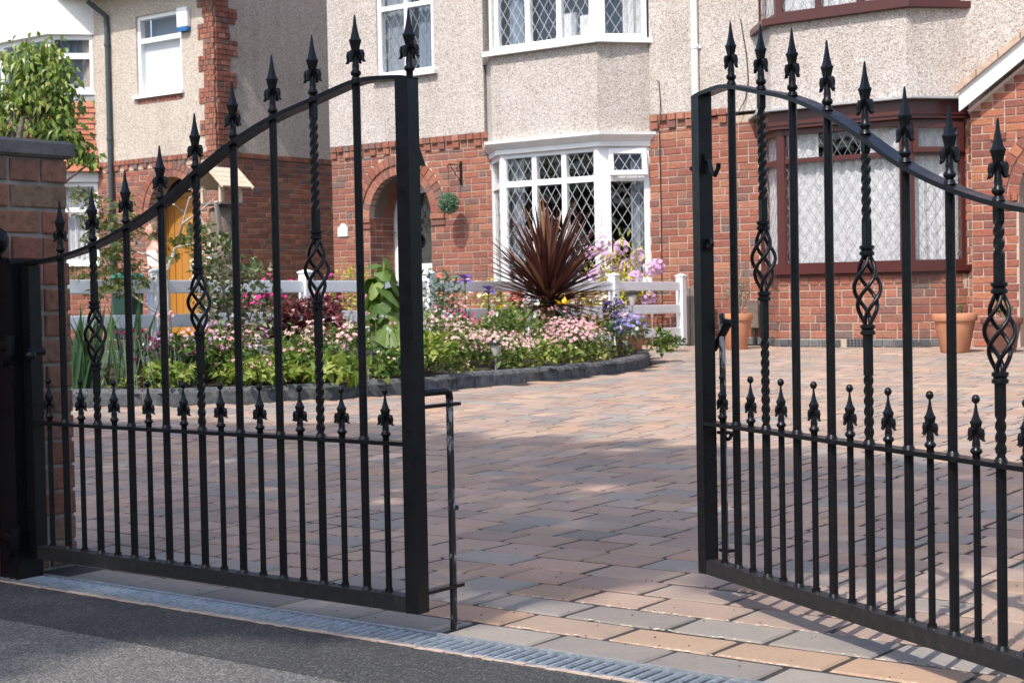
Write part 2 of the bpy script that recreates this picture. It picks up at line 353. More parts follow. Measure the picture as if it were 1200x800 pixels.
# blocks of the drive
CW=.178
pav=[]
r_=random.Random(3)
y=GB; row=0
while y<15.6:
    h=.163 if row<2 else CW
    x=-10.4+r_.random()*.3
    while x<2.6:
        L=r_.choice([.285,.27,.31]) if row<3 else r_.choice([.14,.178,.178,.212,.212,.27])
        cx,cy=x+L/2,y+h/2
        v=in_view((cx,cy,gz(cx,cy)),330,300)
        if v and not inpoly(cx,cy,KPOLY) and kdist(cx,cy)>.14 and not(cx<-3.95 and cy<3.05):
            kd=kdist(cx,cy)
            if row==0: k=1
            elif row==1: k=2 if r_.random()<.8 else 0
            elif row==2: k=1 if r_.random()<.85 else 0
            elif .36<kd<.56 and r_.random()<.85: k=1
            elif 1.0<kd<1.15 and r_.random()<.35: k=1
            else: k=r_.choices((0,1,2),(.80,.15,.05))[0]
            pav.append((cx,cy,L,h,k,v))
        x+=L
    y+=h; row+=1
def paver_geo(mb,L,h,r,o=(0,0,0),ex=0,ey=0):
    g=.0042+r.uniform(-.001,.0014); a,b=L/2-g,h/2-g; c=.0085
    j=lambda s:r.uniform(-s,s)
    cs=[(-a,-b),(a,-b),(a,b),(-a,b)]
    cs=[(p+j(.0018),q+j(.0018)) for p,q in cs]
    P=[(p,q,-.03) for p,q in cs]+[(p,q,-.0072+j(.001)) for p,q in cs]+[(p*(1-c/a),q*(1-c/b),j(.0012)) for p,q in cs]
    P=[(p+o[0],q+o[1],zz+o[2]+p*ex+q*ey) for p,q,zz in P]
    mb.add(P,[(0,1,5,4),(1,2,6,5),(2,3,7,6),(3,0,4,7),(4,5,9,8),(5,6,10,9),(6,7,11,10),(7,4,8,11),(8,9,10,11)])
PM=[PAVE,PAVEC,PAVEB]
vis=[p for p in pav if in_view((p[0],p[1],gz(p[0],p[1])))]
vis.sort(key=lambda p:p[5][2]); single=set(id(p) for p in vis[:300])
cache={}; rest=MB()
for p in pav:
    cx,cy,L,h,k,v=p; e=.05; ex=(gz(cx+e,cy)-gz(cx-e,cy))/(2*e); ey=(gz(cx,cy+e)-gz(cx,cy-e))/(2*e); zz=gz(cx,cy)+r_.uniform(-.0015,.0015)
    if id(p) in single:
        key=(round(L,3),h,k,r_.randrange(3))
        if key not in cache:
            mb=MB(); paver_geo(mb,L,h,r_); cache[key]=fixn(mb.mesh('paver',PM[k]))
        o=obj('paver',cache[key],drive,(cx,cy,zz)); o.rotation_euler=(math.atan(ey)+r_.uniform(-.006,.006),-math.atan(ex)+r_.uniform(-.006,.006),0)
    else:
        rest.cur=k; paver_geo(rest,L,h,r_,(cx,cy,zz),ex+r_.uniform(-.006,.006),ey+r_.uniform(-.006,.006))
stuff(ob('paving_blocks',rest,PM,drive,fix=False))
# moss, grit and crumbs on the drive
mb=MB(); r_=random.Random(12)
for i in range(620):
    x=r_.uniform(-5.5,-.5); yy=2.9+abs(r_.gauss(0,1.6)); s=r_.uniform(.0012,.0042)
    if i%3==0: yy=GB+.178*r_.randrange(0,14)-.03+r_.uniform(-.006,.006)
    zz=gz(x,yy)+.001
    mb.add([(x+s*math.cos(t*PI/2+i),yy+s*math.sin(t*PI/2+i),zz) for t in range(4)]+[(x,yy,zz+s*.8)],[(0,1,4),(1,2,4),(2,3,4),(3,0,4)])
g_=stuff(ob('grit',mb,m_rough('grit_dark',(.03,.025,.02),(.12,.1,.08),60))); tag(g_,'dark crumbs of grit and leaf litter scattered over the block paving','grit')
mb=MB()
for i in range(260):
    x=r_.uniform(-2.6,-.6); yy=GB+r_.choice([0,.163,.326,.5])+r_.uniform(-.006,.006); s=r_.uniform(.002,.007)
    mb.add([(x+s*1.6*math.cos(t*PI/2+i),yy+s*.7*math.sin(t*PI/2+i),.0005) for t in range(4)]+[(x,yy,.0022)],[(0,1,4),(1,2,4),(2,3,4),(3,0,4)])
g_=stuff(ob('loose_sand',mb,m_rough('pale_sand',(.42,.36,.27),(.6,.53,.42),60))); tag(g_,'pale kiln sand lying in the joints beside the drain','sand')

# drainage channel
dr=thing('drain_channel','galvanised slotted drainage channel set across the drive entrance','drain',(-2,2.81,0))
D0,D1=2.737,2.875
mb=MB(); mb.box(-4.22,D0+.004,-.06,.6,D1-.004,-.03); ob('trough',mb,DARK,dr)
mb=MB(); mb.box(-4.22,D0,-.05,.6,D0+.014,.006); ob('side_rail',mb,GALV,dr); mb=MB(); mb.box(-4.22,D1-.014,-.05,.6,D1,.006); ob('side_rail',mb,GALV,dr)
mb=MB(); L2=(D1-D0)/2-.0142
mb.add([(-.008,-L2,-.02),(.008,-L2,-.02),(.008,L2,-.02),(-.008,L2,-.02),(-.008,-L2,.001),(.008,-L2,.001),(.008,L2,.001),(-.008,L2,.001),(-.0045,-L2+.008,.0055),(.0045,-L2+.008,.0055),(.0045,L2-.008,.0055),(-.0045,L2-.008,.0055)],
 [(0,1,5,4),(1,2,6,5),(2,3,7,6),(3,0,4,7),(4,5,9,8),(5,6,10,9),(6,7,11,10),(7,4,8,11),(8,9,10,11)])
slat=fixn(mb.mesh('slat',GALV)); xx=-4.2
while xx<.45:
    o=obj('slat',slat,dr); o.location=Vector((xx,(D0+D1)/2,0))-dr.location; xx+=.0305
mb=MB()
for i in range(160):
    a=-4.2+i*.029; mb.box(a,D0-.012+r_.uniform(-.004,.003),-.01,a+.0285,D0-.0005,.0045+r_.uniform(0,.003))
stuff(ob('bedding_mortar',mb,MORTAR,dr))

# kerb of the flower bed
bed=thing('raised_flower_bed','curved raised flower bed edged with dark kerb blocks beside the white fence','flower bed',(-8.6,10,gz(-8.6,10)))
KH=.105
for i in range(len(KERBP)-1):
    a,b=KERBP[i],KERBP[i+1]; u=(b-a).to_3d().normalized(); L=(b-a).length; n=Vector((u.y,-u.x,0))
    mb=MB(); o=Vector((a.x,a.y,gz((a.x+b.x)/2,(a.y+b.y)/2))); g=.004; hh=KH+r_.uniform(-.006,.006); x0,x1=g,L-g
    P=[o+u*x+n*d+Z*h for x in (x0,x1) for d,h in ((-.12,-.05),(0,-.05),(.0,hh-.03),(-.012,hh-.008),(-.03,hh),(-.12,hh))]
    mb.add(P,[tuple(range(6))[::-1],tuple(range(6,12))]+[(k,(k+1)%6,6+(k+1)%6,6+k) for k in range(6)])
    ob('kerb_block',mb,KERB,bed)
mb=MB()
for a,b in zip(KERBP,KERBP[1:]):
    u=(b-a).to_3d().normalized(); n=Vector((u.y,-u.x,0)); zz=gz(a.x,a.y); mb.frame((a.x,a.y,zz),u,n,Z,-.002,(b-a).length+.002,-.115,-.008,-.05,KH-.022)
stuff(ob('kerb_mortar',mb,MORTAR,bed))
FX=-9.2
def soil_z(x,y): return gz(x,y)+.075+.13*ss(.05,1.2,kdist(x,y))
struct(sheet('bed_soil',lin(-9.9,-7.2,37),lin(5.6,14.5,90),lambda x,y:soil_z(x,y)+.02*noise.noise((x*5,y*5,0)),SOIL,lambda x,y:not inpoly(x,y,KPOLY) or kdist(x,y)<.05))
struct(sheet('garden_soil',lin(-26,-9.25,42),lin(3.5,17.2,40),lambda x,y:gz(x,y)-.01+.02*noise.noise((x*2,y*2,0)),SOIL,lambda x,y:x>-15.1 and y>15.7))

# ---------------------------------------------------------------- brickwork
class Bricks:
    """collects the bricks of one building; the 300 nearest in view become objects, the rest one mesh"""
    def __init__(s): s.L=[]
    def panel(s,o,u,n,L,z0,z1,course=.0863,bl=.2475,joint=.0115,proud=.008,skip=None,cut=None,mi=0,seed=1,offset=0,header=False,every=0):
        """o = point at along 0, height 0"""
        r=random.Random(seed); o=Vector(o); k=0; zz=z0
        while zz<z1-.02:
            h=min(course,z1-zz); a=-bl*(.5 if k%2 else 0)+offset-bl*(.25 if r.random()<.08 else 0)
            while a<L-.02:
                b_=bl if not header else bl*.49
                if not header and r.random()<.24: b_=bl*.5
                x0,x1=max(a,0),min(a+b_,L)
                for c0,c1 in (cut(zz+h/2) if cut else ()):
                    if c0<x1 and c1>x0:
                        if c0-x0>=x1-c1: x1=min(x1,c0)
                        else: x0=max(x0,c1)
                if x1-x0>.045 and not(every and int(a/b_)%every):
                    if not(skip and skip((x0+x1)/2,zz+h/2,(x1-x0)/2)):
                        s.L.append((o,u,n,x0+joint/2,x1-joint/2,zz+joint/2,zz+h-joint/2,proud+r.uniform(-.0025,.0025),mi))
                a+=b_
            zz+=course; k+=1
    def build(s,wall,mats,maxn=300,name='brick'):
        C=[]
        for b in s.L:
            c=b[0]+b[1]*((b[3]+b[4])/2)+b[2]*b[7]+Z*((b[5]+b[6])/2)
            v=in_view(c,5,5); facing=(CAMP-c).dot(b[2])>0
            size=(b[4]-b[3])*(b[6]-b[5])/((c-CAMP).length**2)*max(.05,(CAMP-c).normalized().dot(b[2]))
            C.append((size if v and facing else 0,b,c))
        order=sorted(range(len(C)),key=lambda i:-C[i][0]); single={i for i in order[:maxn] if C[i][0]>0}
        cache={}; rest=MB(); r=random.Random(5)
        for i,(sz,b,c) in enumerate(C):
            o,u,n,x0,x1,z0,z1,pr,mi=b; D=.03
            if i in single:
                ln=round((x1-x0)/.004)*.004; key=(ln,round(z1-z0,3),mi,r.randrange(2))
                if key not in cache:
                    mb=MB(); brick_geo(mb,Vector((0,0,0)),X,Vector((0,-1,0)),-ln/2,ln/2,-(z1-z0)/2,(z1-z0)/2,0,D,r); cache[key]=mb.mesh(name,mats[mi])
                q=obj(name,cache[key],wall); q.location=c-root_of(wall).location-(wall.location if wall.parent else Vector()); q.rotation_euler=(0,0,math.atan2(u.y,u.x))
                if wall.parent: q.location=c
            else:
                rest.cur=mi; brick_geo(rest,o,u,n,x0,x1,z0,z1,pr,D,r)
        if rest.v:
            q=stuff(obj('bricks',rest.mesh('bricks',mats),wall))
def brick_geo(mb,o,u,n,x0,x1,z0,z1,pr,D,r):
    c=.004; j=lambda:r.uniform(-.0016,.0016)
    cs=[(x0+j(),z0+j()),(x1+j(),z0+j()),(x1+j(),z1+j()),(x0+j(),z1+j())]; ins=[(c,c),(-c,c),(-c,-c),(c,-c)]
    P=[o+u*x+n*(pr-D)+Z*z for x,z in cs]+[o+u*x+n*(pr-.003)+Z*z for x,z in cs]+[o+u*(x+d)+n*pr+Z*(z+e) for (x,z),(d,e) in zip(cs,ins)]
    mb.add(P,[(0,1,5,4),(1,2,6,5),(2,3,7,6),(3,0,4,7),(4,5,9,8),(5,6,10,9),(6,7,11,10),(7,4,8,11),(8,9,10,11)])
def arch_ring(parent,o,u,n,cx,cz,r0,r1,a0,a1,num,proud,depth,mats,B):
    """voussoirs as single bricks"""
    r=random.Random(int(cx*10+r0*100))
    for i in range(num):
        t0=a0+(a1-a0)*i/num; t1=a0+(a1-a0)*(i+1)/num; g=.006/r0
        P=[]
        pr=proud+r.uniform(-.002,.002)
        for d in (pr,pr-depth):
            for rr,t in ((r0,t0+g),(r0,t1-g),(r1,t1-g*.8),(r1,t0+g*.8)):
                P.append(o+u*(cx+rr*math.cos(t))+Z*(cz+rr*math.sin(t))+n*d)
        mb=MB(); mb.add(P,[(0,1,2,3),(0,4,5,1),(1,5,6,2),(2,6,7,3),(3,7,4,0)])
        ob('arch_brick',mb,mats[0],parent)

# ---------------------------------------------------------------- gate pier and steel post
pier=thing('brick_pier','weathered brick gate pier with a grey coping stone at the left of the drive','pier',(-4.28,2.84,0))
core=MB(); core.box(-4.492,2.628,-.05,-4.068,3.052,1.272); core=ob('mortar_core',core,MORTARG,pier)
B=Bricks()
B.panel((-4.06,2.62,0),Y,X,.44,0,1.272,.0795,.225,mi=0,seed=2,proud=0.0,joint=.012)
B.panel((-4.5,2.62,0),X,-Y,.44,0,1.272,.0795,.225,mi=0,seed=3,proud=0.0,offset=-.11,joint=.012)
B.panel((-4.06,3.06,0),-X,Y,.44,0,1.272,.0795,.225,mi=0,seed=4,proud=0.0,joint=.012)
B.panel((-4.5,3.06,0),-Y,-X,.44,0,1.272,.0795,.225,mi=0,seed=5,proud=0.0,joint=.012)
B.build(core,[BROLD])
mb=MB(); a,b=.236,.25
mb.add([(-4.28+s*p,2.84+t*p,z) for z,p in ((1.273,a-.012),(1.282,a),(1.318,a),(1.328,a-.015)) for s,t in ((-1,-1),(1,-1),(1,1),(-1,1))]+[(-4.28,2.84,1.338)],
 [(3,2,1,0)]+[(4*i+k,4*i+(k+1)%4,4*i+4+(k+1)%4,4*i+4+k) for i in range(3) for k in range(4)]+[(12,13,16),(13,14,16),(14,15,16),(15,12,16)])
ob('coping_stone',mb,COPE,pier)
sp=thing('steel_gate_post','black steel gate post with a ball cap bolted to the brick pier','gate post',(-4.01,2.815,0))
mb=MB(); mb.box(-4.056,2.772,-.02,-3.966,2.86,.953); ob('box_section',mb,IRON,sp)
mb=MB(); mb.box(-4.0585,2.769,.95,-3.9635,2.8625,.958); ob('end_plate',mb,IRON,sp)
mb=MB(); mb.lathe([(.004,0),(.016,.004),(.014,.018),(.028,.03),(.037,.05),(.038,.064),(.030,.084),(.015,.096),(.002,.1)],16,(-4.045,2.782,.956)); ob('ball_cap',mb,IRON,sp,smooth=True)
for z in (.70,.13):
    mb=MB(); mb.tube([(-4.02,2.765,z),(-3.965,2.762,z)],.011,10); mb.lathe([(.014,-.03),(.016,-.026),(.016,.03),(.009,.034)],10,(-3.962,2.765,z)); mb.tube([(-3.995,2.772,z-.05),(-3.995,2.755,z-.05)],.01,8); ob('hinge',mb,IRON,sp,auto=40)

# ---------------------------------------------------------------- gates
UT=[.163,.311,.456,.606,.756,.902,1.052,1.2025,1.353]; UH=1.503
RZ=[(-.021,1.341),(0,1.346),(.08,1.352),(.163,1.350),(.311,1.318),(.456,1.285),(.606,1.233),(.756,1.163),(.902,1.088),(1.052,1.030),(1.2025,.987),(1.353,.960),(1.503,.948),(1.524,.947)]
def railz(u):
    for (a,za),(b,zb) in zip(RZ,RZ[1:]):
        if a<=u<=b: return za+(zb-za)*(u-a)/(b-a)
    return RZ[-1][1]
ZB,ZT,ZM=.0655,.1045,.470
def sq_tube(mb,x,y,h,z0,z1,rot=0):
    P=[]
    for z in (z0,z1):
        for a in (.25,.75,1.25,1.75): P.append((x+h*1.414*math.cos(a*PI+rot),y+h*1.414*math.sin(a*PI+rot),z))
    mb.add(P,[(3,2,1,0),(4,5,6,7)]+[(k,(k+1)%4,4+(k+1)%4,4+k) for k in range(4)])
def spear(ball):
    """cast fleur-de-lys finial, base at z 0"""
    mb=MB()
    k=1.0 if not ball else .80
    S=[(.0085,0),(.0085,.012),(.0125,.016),(.0135,.020),(.0120,.024),(.0085,.028),(.0092,.036),(.0080,.046),(.0066,.060)]
    mb.lathe([(r*(.95 if ball else 1),z*(.82 if ball else 1)) for r,z in S],10)
    z0=.058*(.82 if ball else 1)
    top=.161 if not ball else .113
    wid=.0145 if not ball else .0115; zw=z0+(top-z0)*.385
    prof=[(.0066,z0),(.0088,z0+(zw-z0)*.4),(wid*.90,zw-.003),(wid,zw),(wid,zw+.0022),(wid*.76,zw+.006),(wid*.50,zw+(top-zw)*.36),(wid*.30,zw+(top-zw)*.64),(wid*.17,zw+(top-zw)*.92),(.0012 if not ball else .003,top)]
    mb.lathe([(r*1.06,z) for r,z in prof],4,rot=PI/4)
    if ball: mb.lathe([(.001,top-.002),(.0055,top),(.0085,top+.0055),(.0085,top+.0095),(.0055,top+.015),(.001,top+.017)],10)
    f=.84 if ball else 1.
    path=[(.004,.050),(.0085,.064),(.0145,.0720),(.0205,.0700),(.0237,.0620),(.0230,.0535),(.0265,.0470),(.0325,.0455)]
    rad=[.0030,.0050,.0062,.0065,.0060,.0050,.0038,.0018]
    for d in range(4):
        c,s=math.cos(d*PI/2),math.sin(d*PI/2); g=f*(1 if d%2==0 else .62)
        mb.tube([(c*p*g,s*p*g,q*f) for p,q in path],[r*f for r in rad],7)
    return autosmooth(mb.mesh('finial',IRON),50)
FIN,FINB=spear(False),spear(True)
def make_gate(left):
    g=thing('iron_gate','black wrought iron driveway gate leaf','gate',(0,0,0),0,'gate leaves across the drive')
    P=lambda name,mb,m=IRON,auto=40:ob(name,mb,m,g,auto=auto)
    mb=MB(); sq_tube(mb,0,0,.02,ZB,1.340); P('latch_stile',mb)
    mb=MB(); sq_tube(mb,UH,0,.02,ZB,.937); P('hinge_stile',mb)
    mb=MB(); mb.box(.0205,-.0192,ZB+.001,UH-.0205,.0192,ZT)
    r=random.Random(4)
    for i in range(34):                                     # weld drips and rust blisters on the rail
        u=r.uniform(.04,UH-.04); mb.lathe([(r.uniform(.003,.007),0),(.002,.003)],6,(u,r.uniform(-.016,.016),ZT))
    P('bottom_rail',mb,IRONW)
    mb=MB(); mb.box(.0205,-.0205,ZM-.005,UH-.0205,.0205,ZM+.005); P('middle_rail',mb)
    # ogee top rail, flat bar
    pts=[]; n=60
    from_=RZ[0][0]; K=[Vector((a,b)) for a,b in RZ]; sp_=spline([tuple(k) for k in K],.02)
    mb=MB()
    for i,p in enumerate(sp_):
        t=(sp_[min(i+1,len(sp_)-1)]-sp_[max(i-1,0)]).normalized(); nx,nz=-t.y,t.x
        for yy in (-.0205,.0205):
            for d in (0,-.0105): mb.v.append((p.x+nx*d,yy,p.y+nz*d))
    for i in range(len(sp_)-1):
        a=i*4; b=a+4
        mb.face(a,a+2,b+2,b); mb.face(a+1,b+1,b+3,a+3); mb.face(a,b,b+1,a+1); mb.face(a+2,a+3,b+3,b+2)
    mb.face(0,1,3,2); e=(len(sp_)-1)*4; mb.face(e,e+2,e+3,e+1)
    P('top_rail',mb,auto=30)
    def weld(mb,x,z,r_=.0145): mb.lathe([(r_,0),(r_*.9,.0035),(.0105,.009)],9,(x,0,z),cap=False)
    for i,u in enumerate(UT):
        zt=railz(u)-.0095; tw=(i%3==1)
        mb=MB(); weld(mb,u,ZT)
        if not tw:
            mb.lathe([(.0103,ZT-.002),(.0103,zt)],12,(u,0,0)); b=P('bar',mb)
        else:
            c=(railz(u)+ZM)/2
            mb=MB()
            def sqbar(z0,z1,tw_=True):
                N=max(2,int((z1-z0)/.004)) if tw_ else 1; b0=len(mb.v)
                for k in range(N+1):
                    z=z0+(z1-z0)*k/N; a0=(z-z0)/.092*2*PI if tw_ else 0
                    for q in (.25,.75,1.25,1.75): mb.v.append((u+.0111*math.cos(q*PI+a0),.0111*math.sin(q*PI+a0),z))
                for k in range(N):
                    for q in range(4): mb.face(b0+k*4+q,b0+k*4+(q+1)%4,b0+k*4+4+(q+1)%4,b0+k*4+4+q)
            t0=c+.15; 
            if zt-.03-t0>.03: sqbar(t0,zt-.03); sqbar(zt-.03,zt,False); sqbar(c+.082,t0,False)
            else: sqbar(c+.082,zt,False)
            mb0=mb; mb=MB(); mb.lathe([(.0103,ZT-.002),(.0103,ZM)],12,(u,0,0)); weld(mb,u,ZT)
            t1=c-.19; 
            if i==7: t1=c-.16
            sqbar(ZM+.005,t1); sqbar(t1,c-.082,False)
            b=P('twisted_bar',mb,auto=40); low=b
            for zc in (c-.088,c+.088):
                mb=MB(); mb.lathe([(.0125,-.012),(.0165,-.010),(.0165,-.004),(.013,-.001),(.013,.001),(.0165,.004),(.0165,.010),(.0125,.012)],12,(u,0,zc)); ob('collar',mb,IRON,b,auto=40)
            mb=MB()
            for q in range(4):
                pts=[]
                for k in range(25):
                    t=k/24; rr=.0065+.0225*math.sin(PI*t)**1.2; a0=q*PI/2+PI/4+(t-.5)*PI*1.45
                    pts.append((u+rr*math.cos(a0),rr*math.sin(a0),c-.080+.16*t))
                mb.tube(pts,.0046,7)
            ob('basket',mb,IRON,b,auto=60); b=P('twisted_bar',mb0,auto=40)
        obj('finial',FIN,b,(u,0,railz(u)-.001))
        mb=MB(); weld(mb,u,ZM+.005); ob('weld',mb,IRON,b,auto=60); mb=MB(); weld(mb,u,railz(u)-.001,.0135); ob('weld',mb,IRON,b,auto=60)
    DB=[(a+b)/2 for a,b in zip([.018]+UT,UT+[UH])]
    for i,u in enumerate(DB):
        mb=MB(); mb.lathe([(.0078,ZT-.002),(.0078,ZM+.002)],10,(u,0,0)); weld(mb,u,ZT,.0115); b=P('dog_bar',mb)
        obj('finial',FINB,b,(u,0,ZM+.004))
    return g
q_=make_gate(True)
gl=q_; gr=copy_tree(gl)
gl.location=(-2.4364,2.8117,0); gl.rotation_euler=(0,0,PI-.008)
gr.location=(-2.1077,3.6278,0); gr.rotation_euler=(0,0,-.5478)
gl['label']='closed black iron gate leaf beside the brick pier, in the shade'; gr['label']='black iron gate leaf standing open in the sun, right of the gap'
# fittings of the closed leaf: top finial on its stile, drop bolt held behind it, latch keep
obj('finial',FIN,gl,(-.0005,-.012,1.345))
mb=MB(); mb.tube([(0,-.135,.0),(0,-.135,.572)],.0092,10); mb.tube([(0,-.128,.30),(0,-.155,.30)],.007,8); b=ob('drop_bolt',mb,ROD,gl,loc=(0,0,0),auto=40)
mb=MB()
mb.box(-.012,-.165,.552,.012,-.0205,.560); ob('bolt_bracket',mb,IRON,gl,loc=(0,0,0),auto=40); mb=MB(); mb.box(-.012,-.165,.104,.012,-.0205,.112); ob('bolt_bracket',mb,IRON,gl,loc=(0,0,0),auto=40)
mb=MB(); mb.tube([(0,-.0205,.59),(0,-.115,.59),(0,-.133,.585),(0,-.136,.568)],.0098,10); ob('bolt_handle',mb,IRON,gl,loc=(0,0,0),auto=60)
mb=MB(); mb.add([(-.006,-.0205,1.135),(.006,-.0205,1.135),(.006,-.0205,1.20),(-.006,-.0205,1.20),(-.006,-.058,1.135),(.006,-.058,1.135),(.006,-.028,1.196),(-.006,-.028,1.196)],[(0,1,2,3),(4,7,6,5),(0,4,5,1),(1,5,6,2),(2,6,7,3),(3,7,4,0)]); ob('latch_catch',mb,IRON,gl,loc=(0,0,0))
def ring(mb,c,ax1,ax2,R_,r,a0=0,a1=2*PI,n=16):
    c=Vector(c); mb.tube([c+ax1*(R_*math.cos(a0+(a1-a0)*k/n))+ax2*(R_*math.sin(a0+(a1-a0)*k/n)) for k in range(n+1)],r,8)
mb=MB(); ring(mb,(-.0,-.036,.955),Y,Z,.0145,.0058); ob('padlock_eye',mb,IRON,gl,loc=(0,0,0),auto=60)
mb=MB(); mb.tube([(UH-.012,.03,.68),(UH-.012,-.03,.68)],.012,10); mb.lathe([(.012,0),(.017,.006),(.016,.016),(.008,.024),(.002,.026)],12,(UH-.022,.022,.66)); ob('hinge_pin',mb,IRON,gl,loc=(0,0,0),auto=50)
# fittings of the open leaf
mb=MB(); mb.tube([(.030,.036,.112),(.030,.036,.762)],.0085,10); b=ob('drop_bolt',mb,ROD,gr,loc=(0,0,0),auto=40)
mb=MB(); mb.box(.0205,.0206,.44,.055,.05,.448); ob('bolt_bracket',mb,IRON,gr,loc=(0,0,0),auto=40); mb=MB(); mb.box(.0205,.0206,.125,.055,.05,.133); ob('bolt_bracket',mb,IRON,gr,loc=(0,0,0),auto=40); mb=MB(); ring(mb,(.055,.034,.447),X,Z,.02,.005,PI,2*PI,10); ob('bolt_bracket',mb,IRON,gr,loc=(0,0,0),auto=40)
mb=MB(); mb.tube([(-.012,.034,.665),(.02,.036,.695),(.055,.04,.735)],[.009,.011,.012],8); mb.tube([(.045,.04,.735),(.085,.044,.735)],[.013,.008],8); ob('bolt_handle',mb,IRON,gr,loc=(0,0,0),auto=50)
mb=MB(); mb.tube([(.021,-.0,1.17),(.04,.0,1.165),(.052,.0,1.135),(.07,.0,1.125),(.088,.0,1.142),(.09,.0,1.155)],.0065,8); mb.box(.0205,-.008,1.135,.03,.008,1.185); ob('latch_hook',mb,IRON,gr,loc=(0,0,0),auto=50)
mb=MB(); mb.tube([(-.05,-.0,1.152),(-.0195,.0,1.152)],.007,10); mb.lathe([(.004,0),(.011,.004),(.011,.012),(.004,.016)],10,(-.048,0,1.144)); ob('latch_knob',mb,IRON,gr,loc=(0,0,0),auto=50)
mb=MB(); ring(mb,(.036,0,.945),X,Z,.0125,.0055); ob('padlock_eye',mb,IRON,gr,loc=(0,0,0),auto=60)

# ---------------------------------------------------------------- windows
def lattice(mb,o,u,n,w_,z0,z1,pw,ph,t=.0048,off=.0):
    """diamond leading as thin flat strips clipped to the pane"""
    h=z1-z0; s=ph/pw
    def strip(p,q):
        d=Vector((q[0]-p[0],q[1]-p[1])); L=d.length
        if L<.02: return
        d/=L; e=Vector((-d.y,d.x))*t/2; P=[]
        for dd in (0,.003):
            for a,b in ((p,-1),(q,-1),(q,1),(p,1)): P.append(o+u*(a[0]+b*e.x)+Z*(z0+a[1]+b*e.y)+n*(dd+off))
        mb.add(P,[(4,5,6,7),(0,1,5,4),(1,2,6,5),(2,3,7,6),(3,0,4,7)])
    for sg in (1,-1):
        c=-(h if sg>0 else 0)-ph*2
        c0=c-(c%ph)-(w_*s if sg>0 else 0); c0-=c0%ph; k=0
        while c0+k*ph<h+w_*s+ph:
            c_=c0+k*ph+ (ph*.35); k+=1
            # y = sg*s*x + c_
            pts=[]
            for x in (0,w_):
                yy=sg*s*x+c_
                if 0<=yy<=h: pts.append((x,yy))
            for yy in (0,h):
                x=(yy-c_)/(sg*s)
                if 0<x<w_: pts.append((x,yy))
            if len(pts)>=2: strip(pts[0],pts[-1] if pts[-1]!=pts[0] else pts[1])
def bars(mb,o,u,n,L):
    for x0,x1,y0,y1,z0,z1 in L: mb.frame(o,u,n,Z,x0,x1,y0,y1,z0,z1)
def window(par,o,u,n,w_,z0,z1,fr,lead,mull=(),trans=(),ft=.055,mt=.06,depth=.07,pitch=(.135,.21),sills=True,opened=(),leadless=(),fw_l=None,fw_r=None,lt=.0048):
    """frame with mullions and transoms as one part, each pane and its leading a sub-part. o at along 0 height 0, on the outer face"""
    o=Vector(o); fl_=ft if fw_l is None else fw_l; fr_=ft if fw_r is None else fw_r
    mb=MB(); B_=[(0,fl_,-depth,0,z0,z1),(w_-fr_,w_,-depth,0,z0,z1),(fl_,w_-fr_,-depth,0,z0,z0+ft),(fl_,w_-fr_,-depth,0,z1-ft,z1)]
    xs=[fl_]+[v for m_ in mull for v in (m_-mt/2,m_+mt/2)]+[w_-fr_]; zs=[z0+ft]+[v for t_ in trans for v in (t_-mt/2,t_+mt/2)]+[z1-ft]
    for m_ in mull: B_.append((m_-mt/2,m_+mt/2,-depth,-.002,z0+ft,z1-ft))
    for t_ in trans:
        for i in range(0,len(xs),2): B_.append((xs[i],xs[i+1],-depth,-.004,t_-mt/2,t_+mt/2))
    bars(mb,o,u,n,B_)
    # beads round each light
    fo=ob('window_frame',mb,fr,par)
    for j in range(0,len(zs),2):
        for i in range(0,len(xs),2):
            a,b,c,d=xs[i],xs[i+1],zs[j],zs[j+1]; key=(i//2,j//2)
            if key in opened:
                so_=o+u*a+Z*d; ang=R(opened[key]); W_,H_=b-a+.05,d-c+.05
                zz=(Z*math.cos(ang)-n*math.sin(ang)); nn=(n*math.cos(ang)+Z*math.sin(ang)); so_=so_-u*.025+Z*.025
                mb=MB()
                for x0,x1,z_0,z_1 in ((0,.055,-H_,0),(W_-.055,W_,-H_,0),(.055,W_-.055,-H_,-H_+.055),(.055,W_-.055,-.055,0)): mb.frame(so_,u,nn,zz,x0,x1,-.02,.03,z_0,z_1)
                ob('opening_sash',mb,fr,fo)
                mb=MB(); mb.frame(so_,u,nn,zz,.05,W_-.05,0,.006,-H_+.05,-.05); ob('pane',mb,GLASS,fo)
                mb=MB(); L_=MB(); lattice(L_,Vector((0,0,0)),X,Vector((0,-1,0)),W_-.11,0,H_-.11,*pitch)
                mb.v=[tuple(so_+u*(.055+p[0])+zz*(-H_+.055+p[2])+nn*(.007-p[1])) for p in L_.v]; mb.f=L_.f; mb.mi=[0]*len(L_.f); ob('leading',mb,lead,fo)
                continue
            mb=MB(); mb.frame(o,u,n,Z,a-.004,b+.004,-.034,-.028,c-.004,d+.004); ob('pane',mb,GLASS,fo)
            if key not in leadless:
                mb=MB(); lattice(mb,o+u*a,u,n,b-a,c,d,*pitch,off=-.0275,t=lt); ob('leading',mb,lead,fo)
    return fo
def curtain(par,o,u,n,x0,x1,z0,z1,back,m,amp=.018,wl=.09,name='curtain'):
    mb=MB(); N=max(6,int((x1-x0)/.02)); o=Vector(o)
    for zz in (z0,z1):
        for i in range(N+1):
            x=x0+(x1-x0)*i/N; d=amp*math.sin(x/wl*2*PI+zz)+amp*.5*math.sin(x/wl*3.7)
            mb.v.append(tuple(o+u*x+n*(-back+d)+Z*zz))
    for i in range(N): mb.face(i,i+1,N+2+i,N+1+i)
    return ob(name,mb,m,par,fix=False)
